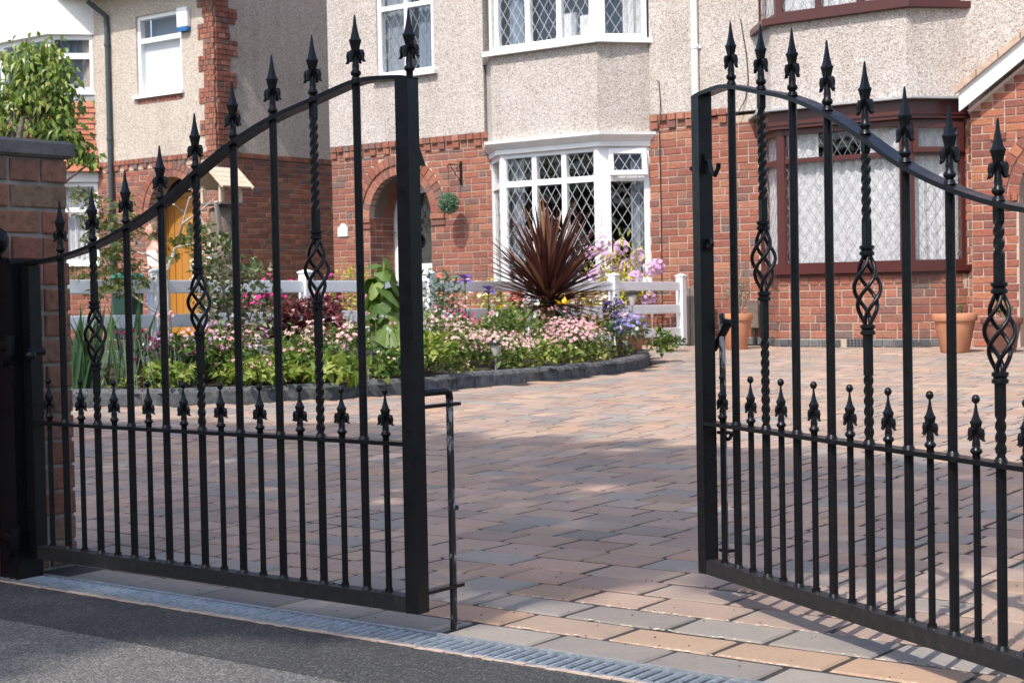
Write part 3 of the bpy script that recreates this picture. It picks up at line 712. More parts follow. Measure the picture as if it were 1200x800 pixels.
def seg(p,q):
    p,q=Vector((*p,0)),Vector((*q,0)); u=(q-p).normalized(); return p,u,Vector((u.y,-u.x,0)),(q-p).length
def bay_poly(xl,xr,dx,yf,d): return [(xl,yf),(xl+dx,yf-d),(xr-dx,yf-d),(xr,yf)]
def bayband(par,name,xl,xr,dx,d,z0,z1,m,e=0,yb=None,fixup=True):
    """solid canted band, e = extra projection"""
    P=bay_poly(xl-e*.8,xr+e*.8,dx,YF,d+e); P=[(P[0][0],yb or YF+.15)]+P+[(P[3][0],yb or YF+.15)]
    mb=MB(); mb.prism(P,z0,z1); return ob(name,mb,m,par)
def rounded(par,name,mb,m,wd=.01,auto=40):
    me=fixn(mb.mesh(name,m)); bm=bmesh.new(); bm.from_mesh(me); bmesh.ops.bevel(bm,geom=bm.edges[:],offset=wd,segments=2,affect='EDGES'); bm.to_mesh(me); bm.free(); autosmooth(me,auto); return obj(name,me,par)

YF=15.79; XL,XP=-15.08,-9.19; ZBR=2.92
# ---------------------------------------------------------------- the pebble-dashed house in the middle
H1=thing('semi_detached_house','pebble-dashed house with white bay window and arched brick porch behind the white fence','house',(-12.1,YF,.2))
AX,AS,AR=-13.85,1.92,.55
def wall_arch(x0,x1,z0,z1,cx,cs,r):
    P=[(x0,z0),(cx-r,z0)]+[(cx+r*math.cos(PI-PI*i/20),cs+r*math.sin(PI-PI*i/20)) for i in range(21)]+[(cx+r,z0),(x1,z0),(x1,z1),(x0,z1)]
    return P
mb=MB()
mb.wallpoly((0,YF,0),X,-Y,wall_arch(XL,-12.26,.0,ZBR-.005,AX,AS,AR),.3)
bw=ob('brick_wall',mb,MORTAR,H1); mb=MB(); mb.wallpoly((0,YF,0),X,-Y,[(-9.91,0),(XP,0),(XP,ZBR-.005),(-9.91,ZBR-.005)],.3); ob('brick_wall',mb,MORTAR,H1)
B=Bricks()
def sk(z):
    iv=[(-12.27-XL,-9.9-XL)] if z<2.75 else []
    if z<AS: iv.append((AX-AR-XL,AX+AR-XL))
    elif z<AS+AR+.25: q=math.sqrt(max(0,(AR+.252)**2-(z-AS)**2)); iv.append((AX-q-XL,AX+q-XL))
    return iv
B.panel((XL,YF,0),X,-Y,XP-XL,.105,2.745,cut=sk,seed=11)
cutb=lambda z:[(-12.27-XL,-9.9-XL)]
def sk2(s,z,hw): return False
B.panel((XL,YF,0),X,-Y,XP-XL,ZBR-.0863,ZBR,header=True,proud=.042,seed=12,cut=cutb)
B.panel((XL,YF,0),X,-Y,XP-XL,2.745,2.832,header=True,proud=.034,seed=13,cut=cutb,skip=lambda s,z,h:sk2(s,z,h) or math.hypot(XL+s-AX,z-AS)<AR+.24,every=2)
B.panel((XL,YF,0),X,-Y,XP-XL,2.745,2.832,header=True,proud=.006,seed=14,cut=cutb,skip=lambda s,z,h:sk2(s,z,h) or math.hypot(XL+s-AX,z-AS)<AR+.24)
# porch jamb lining (faces right) and corbels
B.panel((AX-AR,YF,0),Y,X,.5,.105,AS,seed=15,proud=.004)
for cx in (AX-AR-.2,AX+AR+.01):
    for kz,pr in ((1.755,.024),(1.84,.040)):
        B.panel((cx-(.0 if cx<AX else .0),YF,0),X,-Y,.24 if cx<AX else .26,kz,kz+.08,proud=pr,seed=17,course=.08)
B.panel((XL,YF+.001,0),Y,-X,4,.105,ZBR,seed=18)
B.build(bw,[BR])
arch_ring(bw,Vector((0,YF,0)),X,-Y,AX,AS,AR,AR+.12,0,PI,19,.006,.12,[BR],B)
arch_ring(bw,Vector((0,YF,0)),X,-Y,AX,AS,AR+.13,AR+.25,0,PI,23,.026,.06,[BR],B)
# soffit of the porch arch
mb=MB()
for i in range(20):
    t0,t1=PI*i/20,PI*(i+1)/20
    mb.add([(AX+AR*math.cos(t),yy,AS+AR*math.sin(t)) for t,yy in ((t0,YF+.1),(t1,YF+.1),(t1,YF+.52),(t0,YF+.52))],[(0,1,2,3)])
ob('porch_soffit',mb,m_rough('porch_brick_lining',(.25,.09,.06),(.36,.15,.1),20),bw)
mb=MB(); mb.box(-14.45,YF+.3,0,-14.402,YF+.56,2.9); mb.box(AX+AR+.003,YF+.3,0,-13.2,YF+.56,2.9); ob('porch_jamb',mb,MORTAR,H1)
mb=MB(); mb.box(-14.42,YF+.02,-.02,-13.28,YF+.5,.32); ob('doorstep',mb,KERB,H1)
# porch door
dr_=MB(); dy=YF+.5
bars(dr_,Vector((0,dy,0)),X,-Y,[(-14.62,-14.52,-.06,.0,.3,2.44),(-13.30,-13.16,-.06,0,.3,2.44),(-14.52,-13.30,-.06,0,2.345,2.44)])
fr=ob('door_frame',dr_,UPVC,H1)
mb=MB(); bars(mb,Vector((0,dy+.012,0)),X,-Y,[(-14.515,-14.31,-.05,0,.3,2.34),(-13.66,-13.56,-.05,0,.3,2.34),(-14.31,-13.66,-.05,0,2.25,2.34),(-14.31,-13.66,-.05,0,1.16,1.28),(-14.31,-13.66,-.05,0,.3,.55),(-13.56,-13.30,-.05,0,1.16,1.28),(-13.56,-13.30,-.05,0,.3,.55),(-13.56,-13.30,-.05,0,2.25,2.34)])
dd=ob('front_door',mb,UPVC,H1)
mb=MB(); bars(mb,Vector((0,dy+.03,0)),X,-Y,[(-14.31,-13.66,-.008,0,.55,2.25),(-13.56,-13.30,-.008,0,.55,2.25)]); ob('pane',mb,GLASS,dd)
mb=MB(); lattice(mb,Vector((-14.31,dy+.028,0)),X,-Y,.65,1.28,2.25,.115,.2,.009); lattice(mb,Vector((-14.31,dy+.028,0)),X,-Y,.65,.55,1.16,.115,.2,.009); lattice(mb,Vector((-13.56,dy+.028,0)),X,-Y,.26,1.28,2.25,.115,.2,.009); ob('leading',mb,LEADD,dd)
mb=MB(); mb.tube([(-14.42,dy+.01,1.72),(-14.42,dy-.04,1.72),(-14.33,dy-.04,1.72)],.01,8); ob('handle',mb,GALV,dd,auto=50)
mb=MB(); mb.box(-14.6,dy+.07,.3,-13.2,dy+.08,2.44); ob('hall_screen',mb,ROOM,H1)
# upper wall in pebble dash
WX0,WX1,WZ0,WZ1=-14.17,-13.17,3.79,5.15
mb=MB(); yb=YF-.03
for x0,x1,z0,z1 in ((XL-.0,WX0,ZBR,5.5),(WX0,WX1,ZBR,WZ0),(WX1,-12.35,ZBR,5.5),(-9.85,XP,ZBR,5.5),(-12.35,-9.85,5.1,5.5)): mb.box(x0,yb,z0,x1,YF+.3,z1)
mb.box(XL,YF+.3,ZBR,XL+.3,24,5.5); mb.box(XL+.002,YF+.3,0,XL+.3,24,ZBR)
ob('rendered_wall',mb,DASH,H1)
window(H1,(WX0,yb+.03,0),X,-Y,WX1-WX0,WZ0,WZ1,UPVC,LEADG,mull=(.50,),trans=(4.70,),ft=.06,depth=.09,pitch=(.15,.26),lt=.009)
mb=MB(); mb.box(WX0-.06,yb-.075,3.742,WX1+.06,yb+.06,3.789); ob('window_sill',mb,UPVC,H1)
curtain(H1,(WX0,YF,0),X,-Y,.03,.46,3.8,5.1,.16,CURT); curtain(H1,(WX0,YF,0),X,-Y,.6,.97,3.8,5.1,.16,CURTB)
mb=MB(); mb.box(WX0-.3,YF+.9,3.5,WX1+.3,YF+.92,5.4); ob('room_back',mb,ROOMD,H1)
mb=MB()
for z in (2.92,5.45): mb.box(XL+.31,YF+.31,z,XP,YF+3,z+.05)
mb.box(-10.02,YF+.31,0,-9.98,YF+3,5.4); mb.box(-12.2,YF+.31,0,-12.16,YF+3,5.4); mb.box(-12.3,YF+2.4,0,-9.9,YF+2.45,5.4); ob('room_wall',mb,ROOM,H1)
# two-storey bay
XBL,XBR=-12.27,-9.9
bwi=bayband(H1,'bay_base',XBL,XBR,.45,.4,0,.90,MORTAR)
BB=Bricks()
for i in range(3):
    P=bay_poly(XBL,XBR,.45,YF,.4); o,u,n,L=seg(P[i],P[i+1]); BB.panel(o,u,n,L,.105,.90,seed=20+i)
BB.build(bwi,[BR],120)
bayband(H1,'bay_sill',XBL,XBR,.45,.4,.902,.95,UPVC,.05)
P=bay_poly(XBL,XBR,.45,YF,.4)
fs=[]
for i,(mu,op) in enumerate(((( ),{}),((.5,.985),{}),((),{(0,1):14}))):
    o,u,n,L=seg(P[i],P[i+1])
    if i==0: fo=window(H1,o,u,n,L,.95,2.56,UPVC,LEADW,trans=(2.19,),ft=.06,mt=.075,fw_l=.05,fw_r=.10)
    if i==1: fo=window(H1,o,u,n,L,.95,2.56,UPVC,LEADW,mull=(L*.352,L*.655),trans=(2.19,),ft=.05,mt=.07,fw_l=.07,fw_r=.07)
    if i==2: fo=window(H1,o,u,n,L,.95,2.56,UPVC,LEADW,trans=(2.19,),ft=.06,mt=.08,fw_l=.14,fw_r=.06,opened={(0,1):13})
for (x,y_) in P[1:3]:
    mb=MB(); mb.lathe([(.055,.951),(.055,2.558)],12,(x+(.03 if x<-11 else -.03),y_+.035,0)); ob('corner_post',mb,UPVC,H1,smooth=False)
curtain(H1,(P[1][0],P[1][1],0),X,-Y,.06,.24,.95,2.5,.16,CURT,.02,.07)
o,u,n,L=seg(P[2],P[3]); curtain(H1,o,u,n,L*.66,L-.06,.95,2.4,.12,CURT,.02,.07)
o,u,n,L=seg(P[0],P[1]); curtain(H1,o,u,n,.05,L*.8,.95,2.4,.12,CURT,.02,.07)
mb=MB(); mb.box(-11.55,YF+.2,.95,-11.25,YF+.5,1.5); mb.lathe([(.12,1.0),(.02,1.05),(.02,1.35),(.14,1.4),(.09,1.62)],14,(-10.9,YF-.05,0)); ob('table_lamp',mb,ROOM,H1)
bayband(H1,'bay_cornice',XBL,XBR,.45,.4,2.562,2.62,PAINTW,.05); 
mb=MB()
def ringpoly(e,z,d=.4): 
    Q=bay_poly(XBL-e*.8,XBR+e*.8,.45,YF,d+e); return [(*p,z) for p in Q]
r0,r1,r2=ringpoly(.055,2.621),ringpoly(.15,2.69),ringpoly(.155,2.724)
mb.add(r0+r1+r2,[(i,i+1,5+i,4+i) for i in range(3)]+[(4+i,5+i,9+i,8+i) for i in range(3)]+[(8,9,10,11),(3,2,1,0)])
ob('cornice_moulding',mb,PAINTW,H1)
bayband(H1,'bay_skirt',XBL,XBR,.45,.42,2.727,3.77,DASH,.065)
bayband(H1,'upper_bay_sill',XBL,XBR,.45,.42,3.771,3.83,UPVC,.15)
P=bay_poly(XBL,XBR,.45,YF,.46)
for i in range(3):
    o,u,n,L=seg(P[i],P[i+1]); window(H1,o,u,n,L,3.83,5.1,UPVC,LEADW,mull=((L*.34,L*.66) if i==1 else ()),trans=(4.75,),ft=.06,mt=.07,fw_l=.05 if i<2 else .14,fw_r=.06)
curtain(H1,(P[1][0],P[1][1],0),X,-Y,.08,.3,3.83,5.1,.2,CURTB,.02); o,u,n,L=seg(P[2],P[3]); curtain(H1,o,u,n,L*.6,L-.05,3.83,5.1,.13,NET,.02)
mb=MB(); mb.box(-11.1,YF-.1,3.8,-10.85,YF-.06,4.25); mb.box(-10.8,YF-.08,3.8,-10.55,YF-.05,4.2); ob('dressing_mirror',mb,BLIND,H1)
curtain(H1,(-12.2,YF+.9,0),X,-Y,0,2.2,3.8,5.2,0,CURTB,.03,.2,'room_drape')
# fittings on the front
mb=MB(); mb.tube([(-9.205,YF-.075,3.06),(-9.205,YF-.075,5.4)],.04,14); 
ob('downpipe',mb,UPVC,H1,auto=50)
mb=MB(); mb.lathe([(.043,0),(.047,.005),(.047,.05),(.043,.055)],14,(-9.205,YF-.075,3.62)); mb.box(-9.26,YF-.05,3.63,-9.14,YF-.03,3.66); ob('pipe_bracket',mb,UPVC,H1,auto=50)
CABLE=mat('black_cable',(.02,.02,.02),.5)
mb=MB(); mb.tube([(-9.74,yb-.012,3.32),(-9.715,yb-.015,3.30),(-9.70,yb-.012,3.1),(-9.68,yb-.05,2.90),(-9.73,YF-.03,2.72),(-9.73,YF-.016,1.8),(-9.745,YF-.016,.3)],.006,6); ob('cable',mb,CABLE,H1,auto=60)
mb=MB(); mb.wallpoly((0,YF-.03,0),X,-Y,[(-14.97,1.68),(-14.79,1.68),(-14.79,1.80),(-14.83,1.82),(-14.86,1.855),(-14.90,1.855),(-14.93,1.82),(-14.97,1.80)],.035); ob('house_plaque',mb,PAINTW,H1)

mb=MB(); P=[(XL-.3,YF-.45),(XP,YF-.45),(XP,25.5),(XL-.3,25.5)]
mb.add([(x,y_,6.02) for x,y_ in P]+[(x,y_,6.14) for x,y_ in P]+[(XL+3,20.6,9.3),(XP,20.6,9.3)],[(3,2,1,0),(0,1,5,4),(1,2,6,5),(2,3,7,6),(3,0,4,7),(4,5,9,8),(5,6,9),(6,7,8,9),(7,4,8)]); ob('roof',mb,TILE,H1)  # unseen roof, added to keep sky light off the left house's side wall
mb=MB(); mb.box(XL,YF-.03,5.5,XP,YF+.3,6.02); mb.box(XL,YF+.3,5.5,XL+.3,24,6.02); ob('upper_wall',mb,DASH,H1)  # unseen wall, raised with the roof to block sky

# ---------------------------------------------------------------- the neighbouring house on the right
H2=thing('semi_detached_house','pebble-dashed house with a brown framed bay window and brick gabled porch at the right','house',(-6,YF,.2))
XE=-1.5
RL,RR=-8.43,-6.02
mb=MB(); mb.wallpoly((0,YF,0),X,-Y,[(XP+.002,0),(RL+.01,0),(RL+.01,ZBR-.1),(XP+.002,ZBR-.1)],.3); bw=ob('brick_wall',mb,MORTAR,H2); mb=MB(); mb.wallpoly((0,YF,0),X,-Y,[(RR-.01,0),(XE,0),(XE,ZBR-.1),(RR-.01,ZBR-.1)],.3)
bw2=ob('brick_wall',mb,MORTAR,H2)
B=Bricks()
B.panel((XP+.005,YF,0),X,-Y,RL-XP-.006,.29,2.745,seed=31); 
B.panel((XP+.005,YF,0),X,-Y,RL-XP-.006,.2,.29,seed=32,mi=1,proud=.02,header=False)
B.panel((XP+.005,YF,0),X,-Y,.44,ZBR-.0863,ZBR,header=True,proud=.042,seed=33)
B.panel((XP+.005,YF,0),X,-Y,.44,2.745,2.832,header=True,proud=.034,seed=34,every=2); B.panel((XP+.005,YF,0),X,-Y,.44,2.745,2.832,header=True,proud=.006,seed=35)
B.panel((RR-.05,YF,0),X,-Y,.3,.29,2.6,seed=36,bl=.12)
P=bay_poly(RL,RR,.47,YF,.45)
bb=bayband(H2,'bay_base',RL,RR,.47,.45,0,.985,MORTAR)
for i in range(3):
    o,u,n,L=seg(P[i],P[i+1]); 
    if i: o=o-u*.01
    B.panel(o,u,n,L,.29,.86,seed=40+i); B.panel(o,u,n,L,.2,.288,seed=45+i,mi=1,proud=.022,header=(True),skip=(lambda s,z,h:.78<s<1.05) if i==1 else None)
    B.panel(o,u,n,L,.86,.985,seed=50+i,header=True,course=.124,proud=.014)
B.build(bw,[BR,BRBLUE])
mb=MB()
o,u,n,L=seg(P[1],P[2])
mb.frame(o,u,n,Z,.79,1.04,.0,.024,.196,.29)
ab=ob('air_brick',mb,BRBLUE,H2); mb=MB()
for i in range(6):
    for j in range(3): mb.frame(o,u,n,Z,.80+.0392*i,.826+.0392*i,.0,.0262,.205+.028*j,.224+.028*j)
ob('vent_hole',mb,DARK,ab)
bayband(H2,'bay_sill',RL,RR,.47,.45,.987,1.045,BROWN,.075)
bayband(H2,'sill_nosing',RL,RR,.47,.45,.955,.986,BROWN,.03)
for i in range(3):
    o,u,n,L=seg(P[i],P[i+1])
    window(H2,o,u,n,L,1.045,2.56,BROWN,LEADG if i!=9 else LEADW,trans=(2.215,),ft=.062,mt=.055 if i!=1 else .05,depth=.09,fw_l=.06 if i!=2 else .09,fw_r=.06 if i!=1 else .03,pitch=(.125,.2),lt=.0045,opened={(0,1):0.5} if i==2 else {})
    curtain(H2,o,u,n,.02,L-.02,1.05,2.2,.10,NET,.014,.11,'net_curtain')
    if i==1: curtain(H2,o,u,n,.02,L*.30,2.2,2.55,.10,NET,.014,.11,'net_curtain'); curtain(H2,o,u,n,L*.62,L-.02,2.2,2.55,.10,NET,.014,.11,'net_curtain')
    else: curtain(H2,o,u,n,.02,L-.02,2.2,2.55,.10,NET,.014,.11,'net_curtain')
    mb=MB()
for (x,y_) in P[1:3]:
    mb=MB(); mb.lathe([(.062,1.046),(.062,2.558)],8,(x+(.03 if x<-7.2 else -.03),y_+.04,0)); ob('corner_post',mb,BROWN,H2)
bayband(H2,'bay_fascia',RL,RR,.47,.45,2.562,2.752,BROWN,.07); bayband(H2,'fascia_trim',RL,RR,.47,.45,2.60,2.70,BROWN,.085)
bayband(H2,'lead_flashing',RL,RR,.47,.45,2.754,2.775,FLASH,.17)
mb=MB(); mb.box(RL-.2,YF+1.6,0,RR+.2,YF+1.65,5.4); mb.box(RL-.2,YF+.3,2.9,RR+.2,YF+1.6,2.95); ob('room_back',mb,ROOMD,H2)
bayband(H2,'bay_skirt',RL,RR,.47,.45,2.778,3.69,DASH,.055)
bayband(H2,'upper_bay_sill',RL,RR,.47,.45,3.692,3.76,BROWN,.13)
for i in range(3):
    o,u,n,L=seg(P[i],P[i+1]); window(H2,o,u,n,L,3.76,5.1,BROWN,LEADG,mull=((L*.335,L*.66) if i==1 else ()),trans=(4.7,),ft=.07,mt=.06,depth=.09,pitch=(.125,.2),lt=.005)
    curtain(H2,o,u,n,.02,L-.02,3.77,5.1,.10,NET,.014,.11,'net_curtain')
mb=MB()
for x0,x1,z0,z1 in ((XP+.002,RL+.1,2.86,5.5),(RR-.1,XE,2.6,5.5),(RL+.1,RR-.1,5.1,5.5)): mb.box(x0,yb-.001,z0,x1,YF+.3,z1)
ob('rendered_wall',mb,DASH,H2)
mb=MB(); mb.tube([(-8.62,yb-.012,3.9),(-8.55,yb-.012,3.5),(-8.53,yb-.014,3.2),(-8.57,yb-.02,2.98),(-8.66,yb-.05,2.82)],.006,6); ob('cable',mb,CABLE,H2,auto=60)
mb=MB(); mb.wallpoly((0,YF-.10,0),X,-Y,[(-8.56,.40),(-8.42,.40),(-8.42,.66),(-8.44,.70),(-8.54,.70),(-8.56,.66)],.1); ob('meter_box',mb,m_rough('brown_stone_box',(.1,.075,.06),(.17,.13,.11),20),H2)
mb=MB(); mb.tube([(-8.49,YF-.06,.4),(-8.49,YF-.06,.2)],.02,8); ob('waste_pipe',mb,CABLE,H2,auto=60)
mb=MB(); P=[(XP+.01,YF-.45),(XE+.3,YF-.45),(XE+.3,25.5),(XP+.01,25.5)]
mb.add([(x,y_,6.02) for x,y_ in P]+[(x,y_,6.14) for x,y_ in P]+[(XP+.01,20.6,9.3),(XE-3,20.6,9.3)],[(3,2,1,0),(0,1,5,4),(1,2,6,5),(2,3,7,6),(3,0,4,7),(4,5,9,8),(5,6,9),(6,7,8,9),(7,4,8)]); ob('roof',mb,TILE,H2)
mb=MB(); mb.box(XP+.002,YF-.031,5.5,XE,YF+.3,6.02); ob('upper_wall',mb,DASH,H2)
# brick porch with gable
PX0,PX1,PY=-5.885,-2.9,YF-.22
pc=thing('brick_porch','brick porch with white gable boards and clay verge tiles at the far right','porch',((PX0+PX1)/2,PY,.2))
apx,slope=(PX0+PX1)/2,.70
AX2,AS2,AR2=-4.85,1.72,.55
def gable(z): return z
mb=MB(); mb.wallpoly((0,PY,0),X,-Y,[(PX0,0),(AX2-AR2,0)]+[(AX2+AR2*math.cos(PI-PI*i/16),AS2+AR2*math.sin(PI-PI*i/16)) for i in range(17)]+[(AX2+AR2,0),(PX1,0),(PX1,2.62),(apx,2.62+slope*(apx-PX0)),(PX0,2.62)],.21)
pw=ob('brick_wall',mb,MORTAR,pc)
B=Bricks()
def skp(z):
    iv=[]
    if z>2.62-.04: q=(z+.04-2.62)/slope; iv+=[(-1,q),(PX1-PX0-q,99)]
    if z<AS2: iv.append((AX2-AR2-PX0,AX2+AR2-PX0))
    elif z<AS2+AR2+.23: q=math.sqrt(max(0,(AR2+.232)**2-(z-AS2)**2)); iv.append((AX2-q-PX0,AX2+q-PX0))
    return iv
B.panel((PX0,PY,0),X,-Y,PX1-PX0,.2,4.3,course=.0803,bl=.232,cut=skp,seed=61)
for kz,pr in ((1.58,.02),(1.665,.034)): B.panel((AX2-AR2-.14,PY,0),X,-Y,.14,kz,kz+.078,proud=pr,seed=62,course=.078,bl=.14)
B.panel((PX0+.2,PY,0),X,-Y,.5,2.29,2.37,header=True,proud=.03,seed=66,every=2,bl=.232)
B.panel((PX0,PY,0),Y,-X,.3,.2,2.62,seed=63,course=.0803,bl=.232)
B.build(pw,[BRP])
arch_ring(pw,Vector((0,PY,0)),X,-Y,AX2,AS2,AR2,AR2+.11,0,PI,17,.006,.12,[BRP],B); arch_ring(pw,Vector((0,PY,0)),X,-Y,AX2,AS2,AR2+.12,AR2+.23,0,PI,21,.024,.06,[BRP],B)
mb=MB(); mb.box(AX2-.7,PY+.215,0,AX2+.7,PY+.23,2.5); ob('porch_door',mb,BROWN,pc)
for sg,nm in ((1,'barge_board'),(-1,'barge_board')):
    xa=PX0-.07 if sg>0 else PX1+.07; za=2.60
    u=Vector((sg,0,slope)).normalized(); L=(apx-PX0+.07)/abs(u.x); nz=Vector((-u.z*sg*sg if sg>0 else u.z,0,abs(u.x)))
    mb=MB(); mb.add([Vector((xa,PY-.14,za))+u*a+Vector((0,d,0))+Z*b for d in (0,.03) for a,b in ((0,0),(L,0),(L,.235),(0,.235))],[(0,1,2,3),(7,6,5,4),(0,4,5,1),(1,5,6,2),(2,6,7,3),(3,7,4,0)])
    ob(nm,mb,PAINTW,pc)
    r=random.Random(9); VT=m_rough('verge_tile',(.36,.25,.18),(.55,.42,.33),12)if sg>0 else VT
    k=0; a=-.05
    while a<L:
        mb=MB(); b=min(a+.30,L); lift=.012
        oo=Vector((xa,PY-.17,za+.236)); w3=r.uniform(-.004,.004)
        mb.add([oo+u*p+Vector((0,d,0))+Z*(h+w3) for p,h0 in ((a,lift),(b,0)) for d,h in ((0,h0),(.9,h0),(.9,h0+.03),(0,h0+.03))],[(0,1,2,3),(7,6,5,4),(0,4,5,1),(1,5,6,2),(2,6,7,3),(3,7,4,0)])
        mb.add([oo+u*p+Vector((0,d,0))+Z*(h+w3-.04) for p in (a+.01,b-.004) for d,h in ((-.012,.0),(.03,.0),(.03,.062),(-.012,.07))],[(0,1,2,3),(7,6,5,4),(0,4,5,1),(1,5,6,2),(2,6,7,3),(3,7,4,0)])
        ob('roof_tile',mb,VT,pc); a+=.275; k+=1
mb=MB(); mb.add([(PX0-.0,PY-.11,2.6),(apx,PY-.11,2.6+slope*(apx-PX0)),(apx,YF-.04,2.6+slope*(apx-PX0)),(PX0,YF-.04,2.6)]+[(PX1,PY-.11,2.6),(PX1,YF-.04,2.6)],[(0,1,2,3),(1,4,5,2)]); ob('soffit',mb,PAINTW,pc)

# ---------------------------------------------------------------- the house on the left with the oak door
YL,XC,ZL=17.25,-19.02,3.25
H3=thing('detached_house','cream rendered house with brick quoins and an orange oak door, at the left','house',(-21.5,YL,.2))
A3,S3,R3=-20.15,2.30,.60
XW=-22.07
mb=MB(); mb.wallpoly((0,YL,0),X,-Y,wall_arch(XW-.1,XC,.0,ZL,A3,S3,R3),.3); mb.box(XC-.3,YL+.3,0,XC,26,ZL)
bw=ob('brick_wall',mb,MORTAR,H3)
B=Bricks()
def sk3(z):
    if z<S3: return [(A3-R3-XW,A3+R3-XW)]
    if z<S3+R3+.25: q=math.sqrt(max(0,(R3+.252)**2-(z-S3)**2)); return [(A3-q-XW,A3+q-XW)]
    return []
B.panel((XW,YL,0),X,-Y,XC-XW,.2,ZL-.09-.086,cut=sk3,seed=71)
B.panel((XW,YL,0),X,-Y,XC-XW,ZL-.09,ZL,header=True,proud=.04,seed=72)
B.panel((XW,YL,0),X,-Y,XC-XW,ZL-.176,ZL-.09,header=True,proud=.03,seed=73,every=2,skip=lambda s,z,h:math.hypot(XW+s-A3,z-S3)<R3+.24)
B.panel((XC,YL,0),Y,X,5,.2,ZL-.09,seed=74); B.panel((XC,YL,0),Y,X,5,ZL-.09,ZL,header=True,proud=.03,seed=75)
# quoins: toothed brick corner set in the render
zz=ZL; k=0
while zz<6.0:
    L=.36 if (k//3)%2 else .24; L2=.24 if (k//3)%2 else .36
    B.panel((XC-L,YL,0),X,-Y,L+.03,zz,zz+.0863,seed=200+k,proud=.04,offset=0,bl=.1237); B.panel((XC,YL,0),Y,X,L2*1.35,zz,zz+.0863,seed=300+k,proud=.035,bl=.1237*1.2)
    zz+=.0863; k+=1
B.build(bw,[BR])
arch_ring(bw,Vector((0,YL,0)),X,-Y,A3,S3,R3,R3+.12,0,PI,19,.006,.12,[BR],B); arch_ring(bw,Vector((0,YL,0)),X,-Y,A3,S3,R3+.13,R3+.25,0,PI,23,.02,.06,[BR],B)
mb=MB(); 
for x0,x1,z0,z1 in ((XW-3,-20.93,ZL,6.05),(-20.93,-19.79,ZL,4.28),(-20.93,-19.79,5.63,6.05),(-19.79,XC,ZL,6.05)): mb.box(x0,YL-.02,z0,x1,YL+.3,z1)
mb.box(XC-.3,YL+.3,ZL,XC+.012,26,9.5); ob('rendered_wall',mb,DASHC,H3)
mb=MB(); mb.box(XC-.02,YL+.3,0,XC-.01,YL+.31,1); 
window(H3,(-20.93,YL+.02,0),X,-Y,1.14,4.30,5.63,UPVC,LEADG,trans=(5.21,),ft=.07,mt=.08,depth=.1,leadless={(0,0),(0,1)})
mb=MB(); mb.box(-21.0,YL-.08,4.245,-19.74,YL+.05,4.298); ob('window_sill',mb,UPVC,H3)
mb=MB(); mb.box(-20.9,YL+.12,4.3,-19.82,YL+.125,5.2); ob('roller_blind',mb,BLIND,H3); mb=MB(); mb.box(-20.9,YL+.3,5.15,-19.82,YL+.31,5.7); ob('room_back',mb,CURTB,H3)
BB=Bricks(); BB.panel((-20.93,YL,0),X,-Y,1.14,4.15,4.245,header=True,seed=77,proud=.03,bl=.2); BB.build(bw,[BR],20)
mb=MB(); mb.box(-19.80,YL-.11,5.30,-19.54,YL-.021,5.62); al=rounded(H3,'alarm_box',mb,UPVC,.012)
mb=MB(); mb.box(-19.79,YL-.105,5.235,-19.55,YL-.021,5.299); ob('alarm_light',mb,mat('blue_plastic',(.01,.11,.32),.3),al)
PIPE=mat('grey_pipe',(.045,.06,.068),.4)
mb=MB(); mb.tube([(-21.78,YL-.34,5.96),(-21.73,YL-.26,5.88),(-21.63,YL-.08,5.72),(-21.62,YL-.075,5.5),(-21.62,YL-.075,.2)],.045,12); ob('downpipe',mb,PIPE,H3,auto=50)
mb=MB(); 
for z in (5.2,3.6,2.2): mb.lathe([(.048,0),(.056,.006),(.056,.05),(.048,.056)],12,(-21.62,YL-.075,z))
ob('pipe_collar',mb,PIPE,H3,auto=50)
# eaves
mb=MB(); mb.add([(-28,YL-.42,6.13),(XC+.25,YL-.42,6.13),(XC+.25,YL+4,8.5),(-28,YL+4,8.5)]+[(-28,YL-.42,6.2),(XC+.25,YL-.42,6.2),(XC+.25,YL+4,8.6),(-28,YL+4,8.6)],[(0,1,2,3),(4,5,6,7),(0,1,5,4),(1,2,6,5),(3,2,6,7),(0,3,7,4)]); ob('roof',mb,TILE,H3)
mb=MB(); mb.box(-28,YL-.41,6.05,XC+.25,YL,6.08); ob('soffit',mb,PAINTW,H3); mb=MB(); mb.tube([(-28,YL-.47,6.12),(XC+.25,YL-.47,6.12)],.055,10); ob('gutter',mb,PIPE,H3,auto=60)
# oak door in the porch
dy=YL+.42
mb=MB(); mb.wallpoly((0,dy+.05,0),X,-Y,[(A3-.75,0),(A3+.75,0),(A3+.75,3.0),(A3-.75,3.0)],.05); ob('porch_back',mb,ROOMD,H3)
mb=MB(); bars(mb,Vector((0,dy,0)),X,-Y,[(-20.98,-20.9,-.03,.02,.25,2.66),(-20.82,-20.74,-.03,.02,.25,2.66),(-19.62,-19.54,-.03,.02,.25,2.66),(-20.9,-20.82,-.03,.02,2.58,2.66),(-20.74,-19.62,-.03,.02,2.58,2.66)]); ob('door_frame',mb,DOORW,H3)
mb=MB(); bars(mb,Vector((0,dy+.01,0)),X,-Y,[(-20.735,-20.60,-.03,.01,.25,2.575),(-19.76,-19.625,-.03,.01,.25,2.575),(-20.60,-19.76,-.03,.01,2.42,2.575),(-20.60,-19.76,-.03,.01,.25,.5)]+[(-20.60+.168*i+.004,-20.60+.168*(i+1)-.004,-.03,-.004,.5,2.42) for i in range(5)]); dd=ob('oak_door',mb,DOORW,H3)
